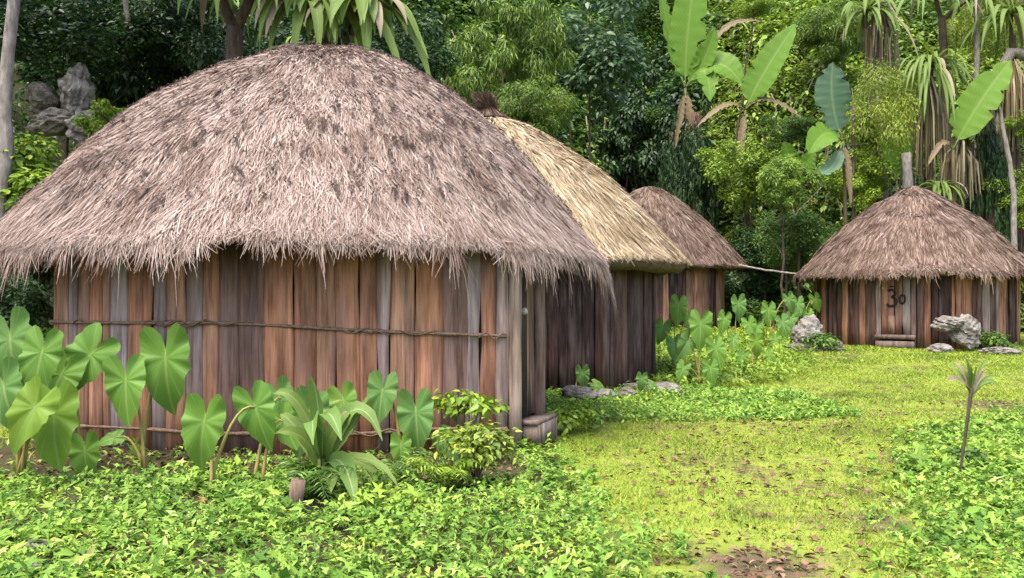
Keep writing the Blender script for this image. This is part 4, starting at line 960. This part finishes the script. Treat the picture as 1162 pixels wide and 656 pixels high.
# ------------------------------------------------------------------ strap-leaved plant and other garden plants
def strap_plant():
    base = gp(-1.42, 6.55); d = 6.55; o = thing('strap_leaved_plant', 'tall strap-leaved plant with pale striped arching leaves before the wall', 'strap plant', base)
    rng = np.random.default_rng(9); q = lambda px, py, dd=0: at(px, py, d + dd)
    stem_part(o, 'stem', bez(base, base + np.array([0, 0, .2]), q(366, 520), 5), .05, .035, M['stem_green'], base)
    L = [((366, 520), (362, 440, -.1), (352, 424, -.25), .085), ((366, 520), (366, 430, -.3), (388, 500, -.55), .10), ((364, 525), (352, 440, -.25), (356, 505, -.6), .10),
         ((368, 520), (390, 440, 0), (408, 478, .1), .07), ((368, 522), (404, 420, .1), (434, 500, -.1), .085), ((366, 530), (330, 470, .1), (318, 470, .2), .07),
         ((364, 530), (345, 480, -.1), (312, 492, -.2), .075), ((368, 530), (392, 500, -.3), (404, 575, -.55), .10), ((370, 530), (400, 510, 0), (432, 540, 0), .06),
         ((370, 525), (405, 480, .05), (418, 448, .1), .06), ((366, 520), (340, 430, 0), (308, 448, .05), .06), ((368, 530), (420, 500, -.2), (452, 552, -.35), .055), ((368, 530), (380, 520, -.3), (376, 560, -.5), .08)]
    for i, (s, m_, t_, w) in enumerate(L):
        m2 = np.array(m_, float); 
        blade_part(o, 'leaf', bez(q(*s), q(*m_), q(*t_), 14), np.array([rng.normal(0, .3), -.7, .7]), w * 1.55, M['strap_pale' if i in (0, 1, 2, 4, 7) else 'strap'], base, prof='strap', fold=.35, ruffle=.006, seed=i, nx=2)
strap_plant()

def fern(label, px, d, h, n, seed, mat='f_mid', wide=.5, name='fern', cat='fern'):
    rng = np.random.default_rng(seed); base = gp((px - 581) * d / 1000, d); o = thing(name, label, cat, base); 
    for i in range(n):
        a = rng.uniform(0, 6.28); l = h * rng.uniform(.7, 1.2); dd = np.array([math.cos(a), math.sin(a), 0]) * wide * rng.uniform(.6, 1.2)
        path = bez((0, 0, 0), dd * .35 + np.array([0, 0, l * 1.1]), dd + np.array([0, 0, l * rng.uniform(.35, .8)]), 12)
        T = norm(np.gradient(path, axis=0)); X = norm(np.cross(T, np.array([0, 0, 1.0]) + rng.normal(0, .1, 3)))
        pos, Y = [], []
        for j in range(2, 12):
            for sg in (-1, 1): pos.append(path[j]); Y.append(X[j] * sg + T[j] * .5 + np.array([0, 0, -.15]))
        m_ = len(pos); sz = np.repeat(np.interp(np.arange(2, 12), [2, 5, 11], [.7, 1, .25]), 2) * h * .42
        nn = np.tile(np.array([0, -.2, 1.0]), (m_, 1)); V, F = stamp(LEAFN[0], LEAFN[1], np.array(pos), frames(np.array(Y), nn), sz)
        V2, F2 = tube(path, np.linspace(.006, .002, 12), 4)
        V, F = merge([(V, [F]), (V2, F2)])
        link('frond', mesh_np('frond', V, F, M[mat]), o)
fern('dark fern clump at the foot of the strap-leaved plant', 352, 6.35, .34, 16, 1, 'f_mid', .42)
fern('feathery fern in front of the door corner of the nearest hut', 505, 6.75, .30, 14, 2, 'f_bright', .36)
fern('pale feathery fern below the leafy sprig by the door corner', 455, 6.9, .28, 12, 4, 'f_mid', .36)

def small_bush(label, px, d, h, r, seed, mat, leaf=.07, n=900, name='garden_shrub', cat='shrub', tm=LEAF4, stems=6, sq=.6):
    rng = np.random.default_rng(seed); base = gp((px - 581) * d / 1000, d); o = thing(name, label, cat, base); parts = []; C = []
    for i in range(stems):
        a = rng.uniform(0, 6.28); t = np.array([math.cos(a) * r * .7, math.sin(a) * r * .7, h * rng.uniform(.7, 1.0)]) * np.array([rng.random(), rng.random(), 1])
        parts.append(tube(bez((0, 0, 0), t * np.array([.3, .3, .6]), t, 6), np.linspace(.012, .004, 6), 5)); C.append(t)
    V, F = merge(parts); link('stems', mesh_np('stems', V, F, M['bark_red' if 'red' in label else 'stem_green']), o)
    C = np.array(C); V, F = leaf_cloud(rng, C, np.full(len(C), r * .55), np.full(len(C), n // stems), leaf, tm, squash=sq, shell=.3)
    link('foliage', mesh_np('foliage', V, F, mat), o)
small_bush('yellowish green shrub with dark red stems in front of the door corner', 540, 6.9, .42, .34, 3, M['f_yellow'], .06, 900)
small_bush('leafy sprig with flat light green leaves against the wall left of the door corner', 530, 7.9, .62, .30, 4, M['f_bright'], .085, 260, sq=.3)
small_bush('dark leafy seedling behind the palm seedling on the lawn', 1100, 7.6, .14, .16, 5, M['f_mid'], .06, 160)
small_bush('low weedy shrub at the foot of the nearest hut door step', 640, 9.6, .25, .4, 6, M['f_bright'], .07, 500)
small_bush('low bush on the lawn edge below the pointed rock', 930, 20.6, .32, .55, 7, M['f_mid'], .09, 600)
small_bush('low bush beside the right corner of the right hut', 1125, 20.8, .35, .5, 8, M['f_mid'], .09, 500)

def seedling():
    d = 7.25; base = gp((1088 - 581) * d / 1000, d); o = thing('palm_seedling', 'spindly palm seedling with a thin bare stem standing on the lawn', 'seedling', base)
    top = at(1102, 440, d); stem_part(o, 'stem', bez(base, at(1094, 500, d), top, 10), .009, .017, M['bark'], base, 7)
    rng = np.random.default_rng(3)
    for i in range(15):
        a = rng.uniform(-1.25, 1.25); ln = rng.uniform(26, 48); mx, my = 1102 + math.sin(a) * ln * .6, 440 - math.cos(a) * ln * .75 - 4; tx, ty = 1102 + math.sin(a) * ln * 1.05, 440 - math.cos(a * 1.25) * ln * .85
        blade_part(o, 'leaf', bez(top - np.array([0, 0, .02 + .004 * i]), at(mx, my, d - .03), at(tx, ty, d - .14 + .02 * i), 9), np.array([.1, -.8, .6]), rng.uniform(.022, .04), M['strap' if i % 3 else 'strap_dry'], base, prof='strap', fold=.4, ruffle=.002, seed=i, nx=1)
seedling()

b = gp((336 - 581) * 6.05 / 1000, 6.05)
st = thing('cut_stump', 'small broken wooden stump standing in the weeds', 'stump', b)
rng = np.random.default_rng(4); link('stub', box_mesh('stub', (0, 0, .10), (.085, .015, .0), (-.01, .07, 0), (.02, 0, .24), WOOD, rng, .009), st, color=(0.15, 0.105, 0.075))

# ------------------------------------------------------------------ rocks
def rock(label, px, py, d, size, seed, mat='rock', rot=0.0, name='rock', sub=4, rough=.3, group=None, sink=None):
    p = at(px, py, d); me = rock_mesh(size, seed, M[mat], sub, rough); o = link(name, me); o.location = tuple(p); o.rotation_euler = (0, 0, rot)
    o.location.z = max(p[2], float(gz(p[0], d)) + size[2] * .18)
    tag(o, label, 'rock', group); return o
rock('pointed grey rock standing left of the right hut', 917, 381, 21.0, (.80, .62, 1.0), 11, rough=.26)
rock('long flat stone lying beneath the pointed grey rock', 915, 399, 20.7, (1.0, .5, .3), 12, 'rock_dark')
rock('low stone beside the left wall of the right hut', 945, 396, 20.9, (.55, .4, .34), 13, 'rock_dark')
rock('pale pitted limestone block leaning before the right hut door', 1096, 377, 20.7, (.62, .52, .74), 14, rough=.32)
rock('pale rock slab jutting left from the pitted block', 1074, 368, 20.6, (.68, .45, .32), 15, rough=.3)
rock('small low stone left of the pitted block', 1066, 397, 20.5, (.55, .4, .26), 16)
rock('flat pale stone lying on the lawn at the right', 1136, 405, 20.0, (.85, .4, .22), 17)
rock('large pale stone at the corner of the middle hut', 757, 446, 13.3, (.48, .4, .24), 18)
rock('brownish stone at the left foot of the middle hut wall', 655, 450, 12.3, (.50, .35, .28), 19, 'rock_dark')
rock('grey stone in the row below the middle hut wall', 685, 449, 12.6, (.32, .3, .22), 20)
rock('small stone right of centre below the middle hut wall', 710, 447, 12.8, (.30, .25, .16), 21, 'rock_dark')
rock('dark flat slab behind the large pale stone', 745, 439, 13.9, (.95, .4, .16), 22, 'rock_dark')
rock('tall pale limestone outcrop on the slope in the upper left', 86, 108, 15.0, (.52, .6, .98), 23, rough=.3, name='outcrop_rock')
rock('brownish outcrop rock left of the tall pale one', 48, 112, 15.0, (.5, .6, .6), 24, 'rock_dark', name='outcrop_rock')
rock('grey boulder below the tall pale outcrop beside the roof edge', 98, 147, 14.6, (.55, .6, .55), 25, name='outcrop_rock')
rock('dark ledge under the pale outcrop', 70, 140, 14.9, (1.0, .8, .4), 26, 'rock_dark', name='outcrop_rock')
rock('half buried pinkish stone in the bottom left corner', 45, 650, 4.75, (.20, .16, .10), 27)
rock('second stone sunk in the weeds near the bottom left corner', 42, 622, 5.1, (.16, .14, .10), 28, 'rock_dark')

# ------------------------------------------------------------------ ground cover, lawn, litter
LB = np.array([(.9, 2.0), (.8, 3.5), (.68, 4.67), (.68, 5.66), (.62, 7.14), (.5, 8.6), (.42, 9.2)])
RB = np.array([(1.5, 2.0), (1.75, 3.6), (2.02, 4.67), (2.56, 6.1), (3.72, 8.1), (4.83, 9.7), (6.7, 11.5), (9, 12.3)])
def cover_mask(x, y):
    j = .35 * wave(x, y, 91, 1.2) + .16 * np.random.default_rng(8).standard_normal(np.shape(x))
    left = (y < 9.3) & (x < np.interp(y, LB[:, 1], LB[:, 0]) + j)
    right = (y < 12.5) & (x > np.interp(y, RB[:, 1], RB[:, 0]) + j * 1.3)
    band = (x > .25) & (x < 4.3) & (y > 10.2 + .22 * np.maximum(x - 1.5, 0) + j * .5) & (y < 13.6 + .5 * x)
    patch = (x > 1.6) & (x < 9.3) & (y > 13.9 + .95 * np.maximum(x - 3.2, 0) + j) & (y < 27)
    return left, right, band, patch
inside1 = None
def in_poly(x, y, poly, grow=0.0):
    P = np.asarray(poly, float); c = P.mean(0); P = c + (P - c) * (1 + grow); r = np.zeros(len(x), bool); j = len(P) - 1
    for i in range(len(P)):
        xi, yi, xj, yj = P[i, 0], P[i, 1], P[j, 0], P[j, 1]
        cnd = ((yi > y) != (yj > y)) & (x < (xj - xi) * (y - yi) / (yj - yi + 1e-12) + xi); r ^= cnd; j = i
    return r
def in_huts(x, y):
    return in_poly(x, y, PLAN1, .03) | in_poly(x, y, ell((-.2, 15.75), 2.66, 2.3, 40), .03) | (np.hypot(x - 10.8, y - 23.7) < 2.5) | (np.hypot(x - 4.55, y - 29.4) < 2.5)

def sprouts(rng, x, y, h, size, m, tmpl, tilt=.55):
    n = len(x); z = gz(x, y)
    lean = rng.normal(0, .25, (n, 2)) * h[:, None]
    a = rng.uniform(0, 6.28, (n, m)) ; lev = rng.uniform(.35, 1.0, (n, m)); lev[:, 0] = 1
    sp = rng.uniform(.05, .35, (n, m)) * size[:, None]
    pos = np.stack([x[:, None] + lean[:, :1] * lev + np.cos(a) * sp, y[:, None] + lean[:, 1:] * lev + np.sin(a) * sp, z[:, None] + h[:, None] * lev], -1).reshape(-1, 3)
    a = a.reshape(-1); k = len(a); el = rng.normal(-.05, tilt, k)
    Y = np.stack([np.cos(a) * np.cos(el), np.sin(a) * np.cos(el), np.sin(el)], -1)
    N = np.stack([-np.cos(a) * np.sin(el) + rng.normal(0, .38, k), -np.sin(a) * np.sin(el) + rng.normal(0, .38, k) - .1, np.cos(el)], -1)
    return stamp(tmpl[0], tmpl[1], pos, frames(Y, N), np.repeat(size, m) * rng.uniform(.6, 1.3, k))

def ground_cover():
    rng = np.random.default_rng(12); parts = []
    n = 41000; x = rng.uniform(-6.5, 9, n); y = rng.uniform(2.6, 13.6, n)
    px = 581 + x / y * 1000; l, r, b_, p_ = cover_mask(x, y)
    ok = (l | r | b_) & (px > -120) & (px < 1290) & ~in_huts(x, y) & ~(l & (x < .1) & (rng.random(n) < np.clip((y + .12 * wave(x, y, 71, 2.0) - 6.9) / .5, 0, .9)))
    # bare gaps
    gap = wave(x, y, 55, 1.8) + rng.normal(0, .2, n) < -1.0
    ok &= ~gap & (np.hypot(x + 1.42, y - 6.15) > .24) & (np.hypot(x + .32, y - 6.5) > .2)
    x, y, l, r, b_ = x[ok], y[ok], l[ok], r[ok], b_[ok]
    hv = .5 + .5 * np.clip(wave(x, y, 66, 1.0) * .8, -1, 1)
    h = np.where(l, .035 + .13 * hv, np.where(r, .025 + .085 * hv, .04 + .10 * hv)) * rng.uniform(.4, 1.45, len(x))
    h = np.where(l & (y < 6.0), h * np.clip((y - 2.2) / 3.2, .35, 1), h)
    s = rng.uniform(.03, .075, len(x)) * np.where(rng.random(len(x)) < .06, 1.6, 1.0) * np.clip(1 + .4 * wave(x, y, 67, 1.6), .6, 1.5)
    lob = rng.random(len(x)) < np.clip(.32 + .5 * wave(x, y, 68, 1.3), .05, .8)
    parts.append(sprouts(rng, x[lob], y[lob], h[lob], s[lob] * 1.1, 6, LOBED)); parts.append(sprouts(rng, x[~lob], y[~lob], h[~lob], s[~lob], 8, LEAF3))
    V, F = merge(parts); o = link('ground_cover', mesh_np('ground_cover', V, F, M['weed']), kind='stuff', label='low leafy weeds covering the garden in the foreground'); o['category'] = 'weeds'
    n = 6000; x = rng.uniform(1.5, 9.5, n); y = rng.uniform(13, 27, n); l, r, b_, p_ = cover_mask(x, y); ok = p_ & ~in_huts(x, y) & (x < .325 * y + .3 * rng.standard_normal(n)); x, y = x[ok], y[ok]
    V, F = sprouts(rng, x, y, .05 + .22 * rng.random(len(x)) ** 1.5, rng.uniform(.07, .17, len(x)), 6, LEAF3)
    o = link('patch_weeds', mesh_np('patch_weeds', V, F, M['f_bright']), kind='stuff', label='leafy weeds among the taro between the middle and right huts'); o['category'] = 'weeds'
    # rank growth at the foot of the slope behind the huts
    n = 5000; x = rng.uniform(-9, 17, n); y = np.interp(x, HX, HY) + rng.uniform(-1.6, 1.5, n); ok = ~in_huts(x, y); x, y = x[ok], y[ok]
    V, F = sprouts(rng, x, y, .1 + .7 * rng.random(len(x)), rng.uniform(.14, .34, len(x)), 5, LEAF3)
    o = link('slope_undergrowth', mesh_np('slope_undergrowth', V, F, M['f_mid']), kind='stuff', label='rank undergrowth along the foot of the slope'); o['category'] = 'undergrowth'
ground_cover()

def litter_density(x, y):
    d = np.exp(-(((x - 1.35) / .42) ** 2 + ((y - 4.95) / .5) ** 2)) * 2.0
    d += .8 * np.exp(-(((x - 1.9) / .9) ** 2 + ((y - 7.2) / 1.4) ** 2)) + .5 * np.exp(-(((x - 3.0) / 1.2) ** 2 + ((y - 10.0) / 1.6) ** 2))
    d += .9 * np.exp(-(((x - 6.6) / .9) ** 2 + ((y - 12.0) / .3) ** 2))
    d += .7 * np.exp(-(((x + 2.6) / .35) ** 2 + ((y - 6.4) / .3) ** 2)) + .6 * np.exp(-(((x + 2.35) / .25) ** 2 + ((y - 5.1) / .25) ** 2))
    d += .8 * ((x < .1) & (x > -5.5) & (y > 6.9) & (y < 8.7))
    return d

def lawn():
    rng = np.random.default_rng(13)
    def zone(n, x0, x1, y0, y1, L, W):
        x = rng.uniform(x0, x1, n); y = rng.uniform(y0, y1, n); px = 581 + x / y * 1000
        l, r, b_, p_ = cover_mask(x, y)
        thin = wave(x, y, 17, 1.5) + .5 * wave(x, y, 18, 5)
        ok = (px > -60) & (px < 1230) & ~in_huts(x, y) & (rng.random(n) < np.clip(.95 + .35 * thin, .25, 1) * np.clip(1.1 - litter_density(x, y), .12, 1)) & ~((l | r) & (rng.random(n) < .7)) & (y < np.interp(x, HX, HY) - .5)
        x, y = x[ok], y[ok]; n = len(x); a = rng.uniform(0, 6.28, n); tu = np.clip(1 + .8 * wave(x, y, 19, 2.5), .5, 1.9)
        ll = L * rng.uniform(.5, 1.4, n) * tu; b0 = np.stack([x, y, gz(x, y) - .003], -1); sd = np.stack([np.cos(a), np.sin(a), 0 * a], -1) * (W * rng.uniform(.6, 1.4, n))[:, None]
        tip = b0 + np.stack([rng.normal(0, .6, n) * ll, rng.normal(0, .6, n) * ll, ll], -1)
        return np.stack([b0 - sd, b0 + sd, tip], 1).reshape(-1, 3), np.arange(n * 3).reshape(-1, 3)
    V, F = merge([zone(130000, -1, 6, 4.0, 10.2, .026, .0048), zone(110000, -1, 13, 10.2, 18, .032, .008), zone(90000, 1, 17, 18, 27, .042, .013), zone(9000, -9, -4.5, 8, 14, .06, .008)])
    o = link('lawn_grass', mesh_np('lawn_grass', V, F, M['grass']), kind='stuff', label='short yellowish green grass of the open lawn'); o['category'] = 'grass'
    n = 60000; x = rng.uniform(-5.5, 9, n); y = rng.uniform(4.2, 22, n)
    ok = (rng.random(n) < litter_density(x, y) * .6 + .03) & ~in_huts(x, y); x, y = x[ok], y[ok]; n = len(x)
    l, r, b_, p_ = cover_mask(x, y)
    a = rng.uniform(0, 6.28, n); Y = np.stack([np.cos(a), np.sin(a), rng.normal(0, .25, n)], -1); N = np.stack([rng.normal(0, .35, n), rng.normal(0, .35, n), np.ones(n)], -1)
    V, F = stamp(LEAF4[0] * np.array([1, 1, 1.8]), LEAF4[1], np.stack([x, y, gz(x, y) + .018 + .01 * rng.random(n)], -1), frames(Y, N), rng.uniform(.025, .075, n))
    o = link('leaf_litter', mesh_np('leaf_litter', V, F, M['litter']), kind='stuff', label='dead brown leaves scattered over the lawn'); o['category'] = 'dead leaves'
lawn()

# ------------------------------------------------------------------ lianas and thin stems in the jungle
def lianas():
    rng = np.random.default_rng(31); n = 170; P, W, LV, LF = [], [], [], []
    for i in range(n):
        px = rng.uniform(480, 1180) if i % 4 else rng.uniform(90, 480); x0 = (px - 581) / 1000
        yb = 20.0
        for _ in range(6): yb = float(np.interp(x0 * yb, HX, HY)) + 2.2       # ray meets the foot of the slope
        d = yb + rng.uniform(-.6, 5); x = x0 * d; g = float(gz(x, d)); top = g + rng.uniform(2.2, 5.0); L = rng.uniform(1.2, 3.6)
        sw = rng.normal(0, .25, 2); q = bez((x, d, top), (x + sw[0], d + sw[1] - .3, top - L * .6), (x + sw[0] * 1.6, d - .3, max(top - L, g + .05)), 7)
        P.append(q); k = rng.integers(3, 16); t = rng.integers(0, 7, k); LV.append(q[t] + rng.normal(0, .08, (k, 3)))
    P = np.array(P); D = norm(np.gradient(P, axis=1)); S = norm(np.cross(D, np.array([0, 1.0, .1]))) * (rng.uniform(.010, .028, n))[:, None, None]
    V, F = ribbons(P, S); S2 = norm(np.cross(D, S)) * np.linalg.norm(S, axis=-1, keepdims=True); V2, F2 = ribbons(P, S2); V, F = merge([(V, F), (V2, F2)])
    o = link('hanging_lianas', mesh_np('hanging_lianas', V, F, M['f_dry']), kind='stuff', label='thin brown lianas hanging through the jungle behind the huts'); o['category'] = 'lianas'
    A = np.concatenate(LV); m_ = len(A); az = rng.uniform(0, 6.28, m_)
    V, F = stamp(LEAF4[0], LEAF4[1], A, frames(np.stack([np.cos(az) * .6, np.sin(az) * .6, np.full(m_, -.7)], -1), np.stack([np.cos(az) * .5, np.sin(az) * .5 - .6, np.full(m_, .7)], -1)), rng.uniform(.14, .34, m_))
    o = link('liana_leaves', mesh_np('liana_leaves', V, F, M['f_bright']), kind='stuff', label='broad leaves dangling on the lianas behind the huts'); o['category'] = 'lianas'
lianas()
def thin_stems():
    rng = np.random.default_rng(41)
    spots = [(640, 26.5, 'thin sapling stem above the straw roof ridge'), (742, 36.0, 'thin sapling stem in the dark hollow left of the banana plants'), (828, 37.5, 'thin sapling stem between the two tall banana plants'),
             (905, 31.0, 'thin sapling stem behind the pale feathery sapling'), (985, 29.6, 'thin sapling stem right of the bluish banana leaf'), (1045, 29.0, 'thin sapling stem behind the right hut peak'), (1150, 28.4, 'thin sapling stem at the right edge beyond the bare branch')]
    for i, (px, d, lab) in enumerate(spots):
        x = (px - 581) * d / 1000; b_ = gp(x, d); b_[2] -= .05; h = rng.uniform(4.5, 8); ln = rng.normal(0, .6)
        o = thing('sapling', lab, 'sapling', b_, 'thin stems in the jungle')
        V, F = limb_tubes(rng, (0, 0, 0), (ln, 0, h), rng.uniform(.05, .09), .03, 8, .025, 3, .9, 6)
        link('stem', mesh_np('stem', V, F, M['bark_pale' if i % 2 else 'bark'], smooth=True), o)
        c = link('crown', CR['mid' if i % 2 else 'bright'], o); c.location = (ln, 0, h + .2); c.scale = (.8, .8, .6); c.rotation_euler = (0, 0, i)
thin_stems()
